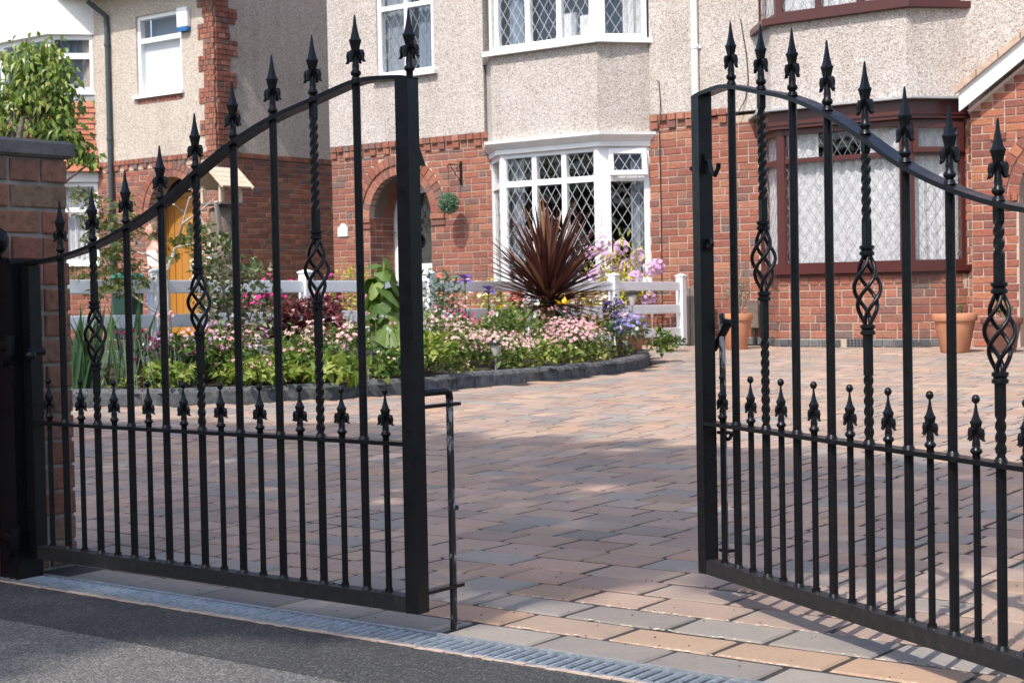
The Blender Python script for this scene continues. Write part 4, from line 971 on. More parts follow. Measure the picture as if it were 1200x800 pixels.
mb=MB(); c=(-20.18,1.98); P_=[(c[0]+.085*math.cos(2*PI*i/20),c[1]+.17*math.sin(2*PI*i/20)) for i in range(20)]; mb.wallpoly((0,dy+.0,0),X,-Y,P_,.02); ob('oval_light',mb,mat('dark_oval_glass',(.03,.035,.035),.1),dd)
mb=MB(); ring(mb,(c[0],dy-.006,c[1]),X*.5,Z,.19,.014,n=24); ob('oval_rim',mb,DOORW,dd,auto=60)
mb=MB(); bars(mb,Vector((0,dy+.005,0)),X,-Y,[(-20.9,-20.82,-.01,0,.25,2.58)]); ob('side_light',mb,GLASS,H3)
# bay on the left, tile hung
LB=[(XW,YL),(XW-.53,YL-.53),(XW-2.6,YL-.53),(XW-3.1,YL)]
def lband(name,e,z0,z1,m,e2=None):
    Pq=[(XW+e*.4,YL+.1),(XW+e*.4,YL-e*.2),(XW-.53+e*.4,YL-.53-e),(XW-2.6-e*.4,YL-.53-e),(XW-3.1-e*.4,YL),(XW-3.1,YL+.1)]
    mb=MB(); mb.prism(Pq,z0,z1); return ob(name,mb,m,H3)
lband('bay_base',0,0,1.5,MORTAR); bb=H3.children[-1] if False else None
B=Bricks()
for i in (0,1):
    p,q=LB[i],LB[i+1]; o=Vector((*q,0)); u=(Vector((*p,0))-o).normalized(); n=Vector((u.y,-u.x,0)); B.panel(o,u,n,(Vector((*p,0))-o).length,.2,1.47,seed=90+i)
B.build(bw,[BR],60)
lband('bay_sill',.05,1.47,1.52,UPVC)
for i in (0,1):
    p,q=LB[i],LB[i+1]; o=Vector((*q,0)); u=(Vector((*p,0))-o).normalized(); n=Vector((u.y,-u.x,0)); L=(Vector((*p,0))-o).length
    window(H3,o,u,n,L,1.52,2.92,UPVC,LEADG,mull=(() if i==0 else (.7,1.4)),trans=(2.45,),ft=.07,mt=.08,depth=.09,leadless={(a,b) for a in range(4) for b in range(3)})
    window(H3,o,u,n,L,4.48,5.46,UPVC,LEADG,mull=(() if i==0 else (.7,1.4)),trans=(5.1,),ft=.08,mt=.10,depth=.09,leadless={(a,b) for a in range(4) for b in range(3)})
    curtain(H3,o,u,n,.02,L*.95,1.5,2.9,.18,NET if i==0 else CURT,.02); curtain(H3,o,u,n,.02,L*.95,4.4,5.4,.2,CURTB,.025,.12)
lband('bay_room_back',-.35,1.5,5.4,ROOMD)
lband('bay_cornice',.10,2.925,3.10,PAINTW)
lband('upper_sill',.07,4.43,4.479,UPVC); lband('lead_apron',.03,4.31,4.428,FLASH); lband('bay_fascia',.10,5.461,6.6,PAINTW)
k=0
for j in range(13):
    z0=3.10+j*.093; fl_=.16*max(0,1-j/6)**2
    for i in (0,1):
        p,q=LB[i],LB[i+1]; o=Vector((*q,0)); u=(Vector((*p,0))-o).normalized(); n=Vector((u.y,-u.x,0)); L=(Vector((*p,0))-o).length
        a=-.09*(j%2)-fl_*.3
        while a<L+fl_*.35:
            b=min(a+.18,L+fl_*.35); a_=max(a,-fl_*.3)
            if b-a_>.03:
                mb=MB(); e=.004+rng.uniform(0,.006)
                mb.add([o+u*x+n*(d)+Z*z for x in (a_+.002,b-.002) for d,z in ((.018+fl_+e,z0),(.032+fl_+e,z0),(.014+fl_*.85,z0+.115),(.0+fl_*.85,z0+.115))],[(0,1,2,3),(7,6,5,4),(0,4,5,1),(1,5,6,2),(2,6,7,3),(3,7,4,0)])
                ob('hung_tile',mb,TILE,H3)
            a+=.18
lband('tile_backing',-.005,3.10,4.31,MORTARG)

# ---------------------------------------------------------------- white post and rail fence, seen along its length
fe=thing('white_fence','white plastic post and rail fence with three rails between the gardens','fence',(FX,10,gz(FX,10)))
FP=[15.32,13.93,12.41,10.87,9.29,7.72,6.16,4.6]
ft=lambda y:.937+(15.32-y)*.0066
for y in FP:
    mb=MB(); h=.043; t=ft(y)+.062; mb.box(FX-h,y-h,gz(FX,y)-.05,FX+h,y+h,t); ob('post',mb,FENCEW,fe)
    mb=MB(); mb.add([(FX+a*.052,y+b*.052,z) for z in (t,t+.012) for a,b in ((-1,-1),(1,-1),(1,1),(-1,1))]+[(FX,y,t+.034)],[(3,2,1,0),(0,1,5,4),(1,2,6,5),(2,3,7,6),(3,0,4,7),(4,5,8),(5,6,8),(6,7,8),(7,4,8)]); ob('post_cap',mb,FENCEW,fe)
for a,b in zip(FP,FP[1:]):
    for d in (0,.257,.517):
        P=[]
        for y in (b+.044,a-.044):
            z=ft(y)-d; P+=[(FX-.016,y,z-.1),(FX+.016,y,z-.1),(FX+.016,y,z),(FX-.016,y,z)]
        mb=MB(); mb.add(P,[(0,1,2,3),(7,6,5,4),(0,4,5,1),(1,5,6,2),(2,6,7,3),(3,7,4,0)]); rounded(fe,'rail',mb,FENCEW,.006)
wp=thing('wooden_panel','weathered grey wooden pales between the white fence and the brick wall','fence panel',(-9.1,15.55,.2))
for i in range(4):
    mb=MB(); x=-9.30+i*.085; mb.box(x,15.55,.19,x+.07,15.57,.86+.03*(i%2)); ob('pale',mb,OLDW,wp)
for z in (.32,.62):
    mb=MB(); mb.box(-9.31,15.571,z,-8.96,15.60,z+.06); ob('cross_bar',mb,OLDW,wp)

# ---------------------------------------------------------------- plants
def rv(r): 
    while 1:
        v=Vector((r.uniform(-1,1),r.uniform(-1,1),r.uniform(-1,1)))
        if .05<v.length<1: return v.normalized()
def leaf(mb,p,d,L,W,r,fold=.25,nrm=None):
    d=d.normalized(); n=(nrm or Z)+rv(r)*.35; s=d.cross(n)
    if s.length<1e-3: s=d.orthogonal()
    s.normalize(); n=s.cross(d); q=p+d*(L*.45); t=p+d*L-n*(L*.12)
    mb.add([p,q+s*(W/2)+n*(W*fold),q-s*(W/2)+n*(W*fold),q,t],[(0,1,3),(0,3,2),(1,4,3),(3,4,2)])
def palm(mb,p,d,S,r,k=5):
    d=d.normalized(); n=Z*.8+rv(r)*.8; s=d.cross(n); s=s.normalized() if s.length>1e-3 else d.orthogonal(); n=s.cross(d)
    for i in range(k):
        a=R(-68+136*i/(k-1)); v=d*math.cos(a)+s*math.sin(a); l=S*(1-.25*abs(a)); e=v.cross(n)*(S*.11); m=p+v*(l*.45)
        mb.add([p,m+e,p+v*l-n*(S*.12),m-e],[(0,1,2),(0,2,3)])
def blossom(mb,p,n,S,r,k=5):
    n=n.normalized(); a=n.orthogonal().normalized(); b=n.cross(a); t0=r.uniform(0,6)
    for i in range(k):
        t=t0+2*PI*i/k; v=a*math.cos(t)+b*math.sin(t); e=n.cross(v)*(S*.32); m=p+v*(S*.55)+n*(S*.12)
        mb.add([p,m+e,p+v*S+n*(S*.05),m-e],[(0,1,2),(0,2,3)])
def ell(r,c,rad,shell=.55,low=-1):
    while 1:
        v=rv(r)*(shell+(1-shell)*r.random()**.6)
        if v.z>low: break
    return Vector((c[0]+v.x*rad[0],c[1]+v.y*rad[1],c[2]+v.z*rad[2])),v
def bush(name,label,cat,x,y,h,rad,leafmat,n,L,W,seed,flowers=(),kind='leaf',stems=0,stemmat=None,group=None,low=-.5,z0=None,lobes=5,parts_leaf='foliage',ground=None,droop=.2):
    """a plant on uneven lobes: stems, foliage, flowers"""
    r=random.Random(seed); g=ground if ground is not None else (soil_z(x,y) if inpoly(x,y,KPOLY) else gz(x,y))
    t=thing(name,label,cat,(x,y,g),0,group); mb=MB(); zc=g+h*.5; 
    LB_=[(Vector((x+r.uniform(-.5,.5)*rad,y+r.uniform(-.5,.5)*rad,g+h*r.uniform(.35,.7))),Vector((rad*r.uniform(.4,.65),rad*r.uniform(.4,.65),h*r.uniform(.25,.42)))) for _ in range(lobes)]
    for c,q in LB_:
        c.z=min(c.z,g+h-q.z)
    for i in range(n):
        c,q=LB_[i%len(LB_)]; p,v=ell(r,c,q,.35,low); p.z=max(p.z,g+.015); d=(v+rv(r)*.7+Z*(.35-droop)).normalized()
        if kind=='palm': palm(mb,p,d,L*r.uniform(.7,1.25),r)
        else: leaf(mb,p,d,L*r.uniform(.65,1.3),W*r.uniform(.7,1.2),r,nrm=(v+Z*.8))
    stuff(ob(parts_leaf,mb,leafmat,t,fix=False))
    if stems:
        mb=MB()
        for i in range(stems):
            c,q=LB_[i%len(LB_)]; e,v=ell(r,c,q,.2,-.2); b=Vector((x+r.uniform(-.12,.12)*rad,y+r.uniform(-.12,.12)*rad,g-.02)); m=b.lerp(e,.5)+Vector((r.uniform(-.05,.05),r.uniform(-.05,.05),.03)); mb.tube([b,m,e],[.008,.006,.003],5)
        ob('stem',mb,stemmat or BARK,t,fix=False)
    for fm,fn,fs,up_ in flowers:
        mb=MB()
        for i in range(fn):
            c,q=LB_[i%len(LB_)]; p,v=ell(r,c,q,.92,-.15 if not up_ else .1); p.z+=.012+ (r.uniform(0,up_) if up_ else 0); p.z=max(p.z,g+.03)
            blossom(mb,p,(v+Z*.5+rv(r)*.5+Vector((.3,-.5,0))*.5),fs*r.uniform(.7,1.25),r,5)
        stuff(ob('flowers',mb,fm,t,fix=False))
    return t
bush('lime_foliage_plant','lime green low plant at the bed edge behind the kerb, leftmost','plant',-8.42,7.22,.20,.28,L_LIME,300,.055,.045,101,droop=.3)
bush('lime_foliage_plant','lime green mound with pink dots above it, below the variegated shrub','plant',-8.12,7.6,.24,.38,L_LIME,520,.055,.042,102,flowers=((P_PINK,22,.016,.04),),droop=.3)
bush('hosta','bright green broad leaved clump on the kerb, below the dark red acer','plant',-7.78,8.05,.21,.34,L_LIME,200,.10,.08,103,droop=.35)
bush('hosta','mid green leafy clump on the kerb under the tall big leaved plant','plant',-7.62,8.55,.20,.25,L_MID,200,.075,.055,104,droop=.3,flowers=((P_BEIGE,20,.014,.03),))
bush('leafy_plant','fresh green coarse leaved plant at the kerb, right behind the latch stile','plant',-7.62,9.0,.30,.26,L_LIME,260,.085,.06,105,droop=.25)
bush('geranium','pink flowering groundcover in a wide mat along the middle of the kerb','flower',-7.74,9.75,.28,.48,L_MID,480,.04,.03,106,flowers=((P_BEIGE,340,.015,.06),(P_PINK,150,.014,.06)))
bush('geranium','dense pink geranium cushion below the spiky brown cordyline','flower',-7.72,11.0,.34,.50,L_MID,480,.04,.03,107,flowers=((P_BEIGE,200,.016,.05),(P_PINK,380,.016,.05)))
bush('geranium','small pink geranium tuft at the kerb between two larger pink mats','flower',-7.52,10.3,.24,.3,L_LIME,260,.05,.04,108,flowers=((P_PINK,46,.016,.03),))
bush('fern_clump','feathery green foliage clump left of the cordyline trunk','plant',-8.12,10.55,.36,.32,L_MID,380,.08,.026,109,flowers=((P_WHITE,8,.018,.03),))
bush('bellflower','lilac blue bellflower mound at the right end of the bed','flower',-7.95,12.2,.40,.28,L_GREY,300,.05,.03,110,flowers=((P_BLUE,110,.02,.04),(P_WHITE,25,.018,.04)))
bush('bellflower','lilac blue flower tuft under the dry cordyline leaves','flower',-8.28,11.75,.44,.18,L_MID,150,.05,.03,111,flowers=((P_BLUE,60,.02,.04),))
bush('bellflower','purple and white flower tuft between cordyline and terracotta pot','flower',-8.2,12.45,.55,.22,L_MID,220,.05,.035,112,flowers=((P_LIL,40,.02,.04),(P_PUR,30,.024,.05)))
bush('acer_shrub','dark red lace leaved acer shrub in front of the white fence','shrub',-8.62,8.66,.50,.34,L_RED,420,.085,.03,113,kind='palm',stems=6,droop=.45)
bush('variegated_shrub','cream and green variegated shrub climbing above the fence rails','shrub',-8.72,8.05,1.02,.31,L_VAR,560,.06,.05,114,stems=8,lobes=8)
bush('variegated_shrub','small grey green shrub with rounded leaves right of the closed gate leaf','shrub',-8.84,10.6,.72,.20,L_GREY,260,.05,.045,115,stems=6)
bush('pink_perennial','pink flowering low plants between the lime mound and the variegated shrub','flower',-8.45,7.8,.34,.36,L_MID,300,.05,.035,116,flowers=((P_PINK,90,.018,.06),(P_LIL,30,.016,.05),(P_WHITE,10,.016,.05)))
bush('pink_perennial','pale pink flat flower heads in front of the red acer','flower',-8.2,8.45,.38,.36,L_MID,260,.05,.03,117,flowers=((P_BEIGE,120,.02,.05),(P_PINK,30,.018,.05)))
bush('pink_perennial','pale pink tall froth of flowers right of the big leaved plant','flower',-7.98,9.3,.46,.28,L_MID,240,.05,.03,118,flowers=((P_BEIGE,90,.018,.07),))
bush('magenta_perennial','magenta flower cluster below the middle rail of the white fence','flower',-8.3,10.2,.36,.2,L_MID,150,.05,.035,119,flowers=((P_MAG,60,.018,.05),))
bush('shade_groundcover','dark green groundcover under the maple with a few lilac flowers','plant',-8.65,7.45,.28,.42,L_DARK,500,.06,.04,120,flowers=((P_LIL,36,.018,.06),(P_WINE,16,.02,.16)))
bush('weeds','low green weeds at the foot of the fence end','weed',-8.85,14.35,.16,.3,L_DARK,200,.05,.03,121)
bush('trailing_plant','green trailing plant spilling at the side of the terracotta pot','plant',-7.86,12.72,.34,.14,L_MID,120,.05,.045,122)
# low cover over the soil of the whole bed
r=random.Random(29); mb=MB(); m2=MB()
for i in range(4600):
    x,y=r.uniform(-9.15,-7.28),r.uniform(6.3,13.5)
    if not inpoly(x,y,KPOLY): continue
    k=kdist(x,y)
    if k<.15 or noise.noise((x*2.3,y*2.3,9))<-.12: continue
    h=r.uniform(.01,.10)+.08*noise.noise((x*3,y*3,4)); p=Vector((x,y,soil_z(x,y)+max(.005,h)*(.45 if k<.24 else 1))); leaf(mb,p,rv(r)+Vector((0,0,.4)),r.uniform(.04,.075),r.uniform(.03,.05),r,.25)
    if y>8.8 and r.random()<.05: blossom(m2,p+Vector((0,0,.035)),rv(r)*.5+Vector((.3,-.5,.7)),.016,r)
g_=stuff(ob('groundcover',mb,m_leaf('groundcover_leaf',[(0,(.07,.11,.025)),(.5,(.14,.19,.04)),(.8,(.22,.25,.06)),(1,(.30,.26,.09))]),fix=False)); tag(g_,'low yellowish green leaves covering the soil between the flowers of the bed','groundcover')
g_=stuff(ob('loose_flowers',m2,P_BEIGE,fix=False)); tag(g_,'scattered tiny pale pink flowers among the low leaves of the bed','flowers')
bush('yellow_green_perennial','yellow green feathery perennial behind the wide pink mat','plant',-8.1,10.0,.32,.34,L_MID,380,.05,.025,131,flowers=((P_BEIGE,60,.018,.05),))
bush('yellow_green_perennial','yellow green leafy perennial below the small yellow iris','plant',-8.35,10.95,.42,.28,L_LIME,220,.06,.03,132)
bush('yellow_green_perennial','pale green perennial at the foot of the cordyline, right side','plant',-8.05,11.75,.36,.32,L_MID,320,.06,.035,133,flowers=((P_PINK,60,.018,.05),(P_LIL,20,.018,.05)))
bush('dense_perennial','bushy mid green perennial behind the froth of pale pink flowers','plant',-8.5,9.65,.36,.36,L_MID,320,.06,.04,134,flowers=((P_BEIGE,30,.02,.05),))
bush('dense_perennial','bushy green perennial with reddish tips below the acer','plant',-8.0,8.05,.34,.36,L_MID,380,.06,.04,135,flowers=((P_PINK,40,.016,.05),))
bush('dense_perennial','green perennial with lilac pink heads left of the variegated shrub','plant',-8.5,7.55,.36,.36,L_MID,360,.06,.035,136,flowers=((P_LIL,40,.018,.06),(P_PINK,40,.018,.06)))
mb=MB(); m2=MB(); m3=MB()
for i in range(150):
    x,y=r.uniform(-9.0,-7.55),r.uniform(6.9,13.2)
    if not inpoly(x,y,KPOLY) or kdist(x,y)<.25: continue
    b=Vector((x,y,soil_z(x,y))); e=b+Vector((r.gauss(0,.06),r.gauss(0,.06),r.uniform(.22,.5))); mb.tube([b,b.lerp(e,.6)+Vector((r.gauss(0,.012),0,0)),e],[.0035,.0028,.002],4,cap=False)
    for k in range(4): leaf(mb,b.lerp(e,r.uniform(.2,.8)),rv(r),.05,.012,r)
    for k in range(5): blossom(m2 if i%3 else m3,e+rv(r)*.02,rv(r)+Vector((.2,-.4,.6)),.015,r)
g_=stuff(ob('wispy_stems',mb,L_MID,fix=False)); tag(g_,'thin wispy flower stems standing up all over the bed','flower stems')
g_=stuff(ob('stem_flowers',m2,P_PINK,fix=False)); tag(g_,'small pink flower heads on thin stems across the bed','flowers')
g_=stuff(ob('stem_flowers',m3,P_WHITE,fix=False)); tag(g_,'small white flower heads on thin stems across the bed','flowers')
# chives
r=random.Random(31); ch=thing('chives','clump of thin chives with dark wine coloured flower heads by the maple trunk','plant',(-8.62,7.18,soil_z(-8.62,7.18))); mb=MB(); m2=MB(); g=ch.location.z
for i in range(70):
    b=Vector((-8.62+r.gauss(0,.12),7.18+r.gauss(0,.12),g)); e=b+Vector((r.gauss(0,.06),r.gauss(0,.06),r.uniform(.2,.42))); mb.tube([b,b.lerp(e,.6),e],[.004,.003,.002],4)
    if i%3==0: 
        for k in range(5): blossom(m2,e+rv(r)*.008,rv(r)+Z,.019,r)
ob('stem',mb,L_GREY,ch,fix=False); stuff(ob('flowers',m2,P_WINE,ch,fix=False))
# sword leaved clumps, each blade its own part
def blade_mesh(name,m,L,W,bend,seg_=6,fold=.18):
    mb=MB()
    for i in range(seg_+1):
        t=i/seg_; w_=W*(.55+.9*t if t<.45 else .955*(1-(t-.45)/.55)**.8+.0); y_=bend*L*t*t; z=L*t*(1-.25*bend*t)
        mb.v+=[(-w_/2,y_-w_*fold,z),(0,y_,z),(w_/2,y_-w_*fold,z)]
    for i in range(seg_):
        a=i*3; mb.face(a,a+1,a+4,a+3); mb.face(a+1,a+2,a+5,a+4)
    return mb.mesh(name,m)
def swords(t,c,n,meshes,tilt,spread,r,scale=(.75,1.1),name='blade',up0=0):
    for i in range(n):
        o=obj(name,r.choice(meshes),t); a=r.uniform(0,2*PI); ti=tilt(i/n)
        o.location=Vector((c[0]+r.gauss(0,spread),c[1]+r.gauss(0,spread),c[2]+up0*r.random()))-t.location
        o.rotation_mode='ZYX'; o.rotation_euler=(-ti,0,a); s=r.uniform(*scale)*(1 if tilt(0)<5 else 1); o.scale=(s,s,s)
r=random.Random(41)
ib=[blade_mesh('blade',L_IRIS,.62,.042,b) for b in (.05,.12,.22,.35)]
for (x,y,n,lab) in ((-8.98,6.85,30,'tall dark green sword leaved iris clump beside the brick pier'),(-8.86,7.12,16,'smaller sword leaved iris clump right of the taller one')):
    t=thing('iris_clump',lab,'plant',(x,y,soil_z(x,y))); swords(t,(x,y,t.location.z-.02),n,ib,lambda f:R(2+18*r.random()),.07,r,(.7,1.12))
# cordyline
cx,cy=-8.44,11.68; g=soil_z(cx,cy); t=thing('cordyline','spiky dark brown cordyline with sword leaves in front of the white bay window','shrub',(cx,cy,g))
mb=MB(); mb.tube([(cx,cy,g-.05),(cx+.01,cy,g+.25),(cx,cy,.86)],[.055,.05,.06],10); ob('trunk',mb,BARK,t,fix=False)
cb=[blade_mesh('blade',L_CORD,.92,.050,b) for b in (.02,.05,.1,.16,.22)]
r=random.Random(43)
for i in range(230):
    f=(i+.5)/230; ti=R(3+92*f**.85)+r.gauss(0,.06); L=1.06-.30*f+r.uniform(-.1,.06)
    o=obj('blade',r.choice(cb),t); o.location=Vector((cx+r.gauss(0,.012),cy+r.gauss(0,.012),.80-.10*f+r.uniform(-.02,.05)))-t.location
    o.rotation_mode='XYZ'; o.rotation_euler=(ti*-1,0,i*2.39996+r.gauss(0,.2)); o.scale=(r.uniform(.8,1.15),L,L)
db=[blade_mesh('dry_blade',L_DRY,.50,.05,b) for b in (.3,.5)]
for i in range(40):
    o=obj('dry_blade',r.choice(db),t); o.location=Vector((cx,cy,(.74+r.uniform(-.10,.05))))-t.location; o.rotation_euler=(-R(102+45*r.random()),0,i*2.4+r.gauss(0,.3)); s=r.uniform(.7,1.1); o.scale=(s,s,s)
# irises and lilies on tall stems
def stem_flower(name,label,cat,x,y,htop,fm,style,leaves=4,seed=1,heads=1):
    r=random.Random(seed); g=soil_z(x,y); t=thing(name,label,cat,(x,y,g)); mb=MB(); top=Vector((x+r.uniform(-.02,.02),y+r.uniform(-.02,.02),htop)); mb.tube([(x,y,g-.02),tuple(Vector((x,y,g)).lerp(top,.6)),tuple(top)],[.006,.005,.004],6); ob('stem',mb,L_IRIS,t,fix=False)
    if leaves: swords(t,(x,y,g-.02),leaves,ib,lambda f:R(6+22*r.random()),.02,r,(.45,.75),'leaf')
    mb=MB()
    for h_ in range(heads):
        p=top+Vector((r.uniform(-.03,.03),r.uniform(-.03,.03),0))*(1 if h_ else 0)
        if style=='iris':
            for k in range(6):
                a=2*PI*k/6+r.random()*.3; d=Vector((math.cos(a),math.sin(a),(.9 if k%2 else -.35))); leaf(mb,p,d,.085,.055,r,.3)
        else:
            for k in range(6):
                a=2*PI*k/6; d=Vector((math.cos(a)+.35,math.sin(a)-.5,.55)); leaf(mb,p,d,.09,.05,r,-.15)
    ob('petals',mb,fm,t,fix=False); return t
stem_flower('purple_iris','tall purple iris on a green stem left of the other purple one','flower',-8.45,10.47,.96,P_PUR,'iris',3,1)
stem_flower('purple_iris','purple iris slightly lower, right of the tallest purple iris','flower',-8.42,10.72,.86,P_PUR,'iris',3,2)
stem_flower('yellow_iris','small yellow iris beside the two purple irises','flower',-8.40,10.88,.69,P_YEL,'iris',3,3)
stem_flower('white_iris','white iris left of the cordyline','flower',-8.42,11.42,.60,P_WHITE,'iris',3,4,2)
stem_flower('daylily','bright yellow daylily in front of the cordyline trunk','flower',-7.98,11.25,.735,P_YEL,'lily',7,5)
# tall plant with very large leaves, each leaf a part
def big_leaf(m,S):
    mb=MB(); N=12; P=[(0,0,0)]
    for i in range(N+1):
        a=-2.5+5.0*i/N; rr=S*(.62+.16*math.cos(3*a)+.22*math.cos(a*.5)); P.append((rr*math.sin(a),rr*math.cos(a)+S*.25,-.18*abs(math.sin(a))*S-.12*S*(rr/S)**2+(.03*S if i%2 else 0)))
    mb.add([(P[0][0],P[0][1]+S*.1,.05*S)]+P[1:],[(0,i,i+1) for i in range(1,N+1)]); return mb.mesh('leaf',m)
x,y=-8.27,9.18; g=soil_z(x,y); t=thing('big_leaved_plant','tall plant with very large light green leaves rising above the fence','plant',(x,y,g)); r=random.Random(51)
mb=MB(); mb.tube([(x,y,g),(x+.01,y,g+.35),(x+.03,y+.02,1.12)],[.02,.017,.01],8); ob('stem',mb,L_LIME,t,fix=False)
BL=m_leaf('big_leaf_green',[(0,(.05,.10,.022)),(.5,(.10,.17,.04)),(.85,(.17,.24,.06)),(1,(.26,.32,.10))],.45,.3); bl=[big_leaf(BL,s) for s in (.15,.18,.21)]
for i in range(22):
    f=i/21; z=g+.12+f*(1.10-g-.1); a=i*2.4; o=obj('leaf',bl[(i*7)%3] if f<.85 else bl[0],t); d=Vector((math.cos(a),math.sin(a),0)); ln=.05+.12*(1-f)
    o.location=Vector((x+.03*f,y,z))+d*ln-t.location; o.rotation_euler=(R(-12-52*r.random()-12*(1-f)),R(r.uniform(-28,28)),a-PI/2+r.uniform(-.4,.4)); s=(1.08-.35*f)*r.uniform(.65,1.15); o.scale=(s,s,s)
    if i%2==0:
        mb=MB(); mb.tube([(x+.02*f,y,z-.03),tuple(Vector((x+.03*f,y,z))+d*ln)],.005,5); ob('leaf_stalk',mb,L_LIME,t,fix=False)
# maple behind the bed edge
x,y=-8.85,7.5; g=soil_z(x,y); t=thing('maple_tree','small maple tree with pale bare branches in front of the oak door','tree',(x,y,g)); r=random.Random(61)
top=Vector((x,y,1.06))
mb=MB(); mb.tube([(x+.02,y-.02,g-.05),(x,y,.55),(x-.005,y+.01,.85),top],[.034,.03,.026,.015],9); ob('trunk',mb,BARKP,t,fix=False)
def U_(px,py,d):   # a point at depth d metres along the view, for limbs measured on the photograph
    return CAMP+fw*d+rt*((px-600)*d/F_PX)-up*((py-400)*d/F_PX)
D=11.3
BRN=[([(195,318),(206,290),(214,262),(222,232)],.016),([(214,262),(236,246),(252,232)],.010),([(196,312),(176,300),(150,292),(128,280)],.010),([(190,372),(170,356),(150,342),(135,322),(112,286)],.009),([(206,290),(228,285),(248,280)],.009),([(216,250),(205,240),(190,236)],.008),([(222,232),(240,222),(248,236)],.006),([(150,342),(126,350),(110,338)],.006)]
mb=MB(); tips=[]
for L_,w_ in BRN:
    pts=[U_(a,b,D+.12*math.sin(i*1.7+w_*400)) for i,(a,b) in enumerate(L_)]; mb.tube(pts,[w_*(1-.6*i/(len(pts)-1)) for i in range(len(pts))],6)
ob('branch',mb,BARKP,t,fix=False)
mb=MB()
CL=[(150,268,26,30,110),(128,262,22,20,60),(110,246,18,18,50),(100,228,14,12,26),(140,290,18,16,50),(150,315,24,16,70),(120,318,22,14,55),(145,335,18,12,46),(118,340,16,10,36),(215,282,20,14,60),(232,270,16,14,50),(205,300,10,10,20),(132,330,18,12,40),(108,276,16,16,40),(130,300,20,14,46),(150,240,14,12,30),(97,320,12,10,26),(170,330,10,8,22)]
for a,b,wx,wy,n in CL:
    for i in range(n):
        p=U_(a+r.gauss(0,.55)*wx,b+r.gauss(0,.5)*wy,D+r.gauss(0,.16)); palm(mb,p,Vector((r.uniform(-1,1),r.uniform(-1,1),-.35)),r.uniform(.035,.062),r,5)
stuff(ob('crown',mb,L_MAPLE,t,fix=False))
# broad leaved tree behind the pier
t=thing('garden_tree','bushy tree with big drooping green leaves rising behind the brick pier','tree',(-11.6,7.9,gz(-11.6,7.9))); r=random.Random(71); D=13.6
mb=MB(); mb.tube([(-11.6,7.9,-.05),(-11.55,7.9,.9),(-11.4,7.95,1.6),(-11.2,8,2.4)],[.07,.06,.05,.02],9); 
base=Vector((-11.5,7.93,1.2))
CL=[(30,110,34,30,330),(66,85,17,24,190),(22,72,22,14,130),(70,125,17,26,200),(55,155,34,18,230),(86,168,11,14,80),(8,140,22,30,150),(98,180,12,10,60),(110,188,6,6,20),(-20,110,26,40,160),(45,120,40,40,260),(50,75,24,30,150),(64,152,20,22,110),(62,58,10,8,34),(30,52,10,7,24)]
for a,b,wx,wy,n in CL:
    mb.tube([base,base.lerp(U_(a,b,D),.6)+Vector((0,0,.1)),U_(a,b,D)],[.03,.018,.006],6)
    for k in range(6): mb.tube([U_(a,b,D),U_(a+r.uniform(-1,1)*wx,b+r.uniform(-1,.6)*wy,D+r.uniform(-.15,.15))],[.007,.003],5)
ob('trunk',mb,BARK,t,fix=False); mb=MB()
for a,b,wx,wy,n in CL:
    for i in range(int(n*1.15)):
        q=Vector((r.gauss(0,.52),r.gauss(0,.52),r.gauss(0,.52))); p=U_(a+q.x*wx,b+q.z*wy,D+q.y*.3); leaf(mb,p,Vector((q.x*.7+r.gauss(0,.35),r.gauss(0,.4)-.2,-.75+r.gauss(0,.3))),r.uniform(.06,.115),r.uniform(.032,.05),r,.3,Vector((.2,-.6,.6)))
stuff(ob('crown',mb,m_leaf('leaf_cherry',[(0,(.06,.11,.02)),(.5,(.14,.21,.035)),(.85,(.24,.30,.06)),(1,(.38,.38,.14))],.38,.28,.45),t,fix=False))
# flowers and shrubs of the garden behind the fence
def back(*a,**k): return bush(*a,**k)
back('rhododendron','lilac pink rhododendron in flower below the right pane of the white bay window','shrub',-10.0,15.15,1.30,.50,L_YEL,520,.10,.035,201,stems=10,lobes=9)
rh=COL.objects[[o.name for o in COL.objects if o.name.startswith('rhododendron')][-1]]; r=random.Random(5); mb=MB()
for c in ((693,296),(712,300),(706,285),(722,318),(735,312),(748,300),(762,315),(770,312),(700,318),(728,290),(690,330),(745,325),(706,345),(760,350)):
    p0=U_(c[0],c[1],18.1+r.uniform(-.25,.25))
    for k in range(26): q=rv(r); blossom(mb,p0+q*.08,q+Vector((.3,-.6,.2)),.032,r)
stuff(ob('flowers',mb,P_LIL,rh,fix=False))
back('azalea','coral pink azalea low behind the fence, left of the cordyline','shrub',-10.3,13.6,.62,.40,L_MID,260,.05,.03,202,flowers=((P_CORAL,170,.03,.03),))
back('azalea','red pink azalea behind the top rail beside the closed gate leaf','shrub',-10.8,13.0,.74,.22,L_MID,160,.05,.03,203,flowers=((P_CORAL,70,.03,.03),))
back('azalea','magenta azalea seen between the rails left of the acer','shrub',-10.9,10.55,.66,.34,L_DARK,240,.05,.03,204,flowers=((P_MAG,150,.03,.03),))
back('azalea','crimson azalea behind the white fence post above the red acer','shrub',-10.7,11.05,.66,.28,L_RED,220,.06,.03,205,flowers=((P_MAG,50,.03,.03),))
back('golden_shrub','golden yellow shrub behind the fence left of the tall big leaved plant','shrub',-10.8,11.75,.86,.42,L_YEL,480,.05,.022,206)
back('golden_shrub','yellow green shrub behind the fence with cream flowers, right of the closed gate leaf','shrub',-10.2,13.05,.62,.30,L_YEL,260,.05,.028,207,flowers=((P_CREAM,70,.028,.03),))
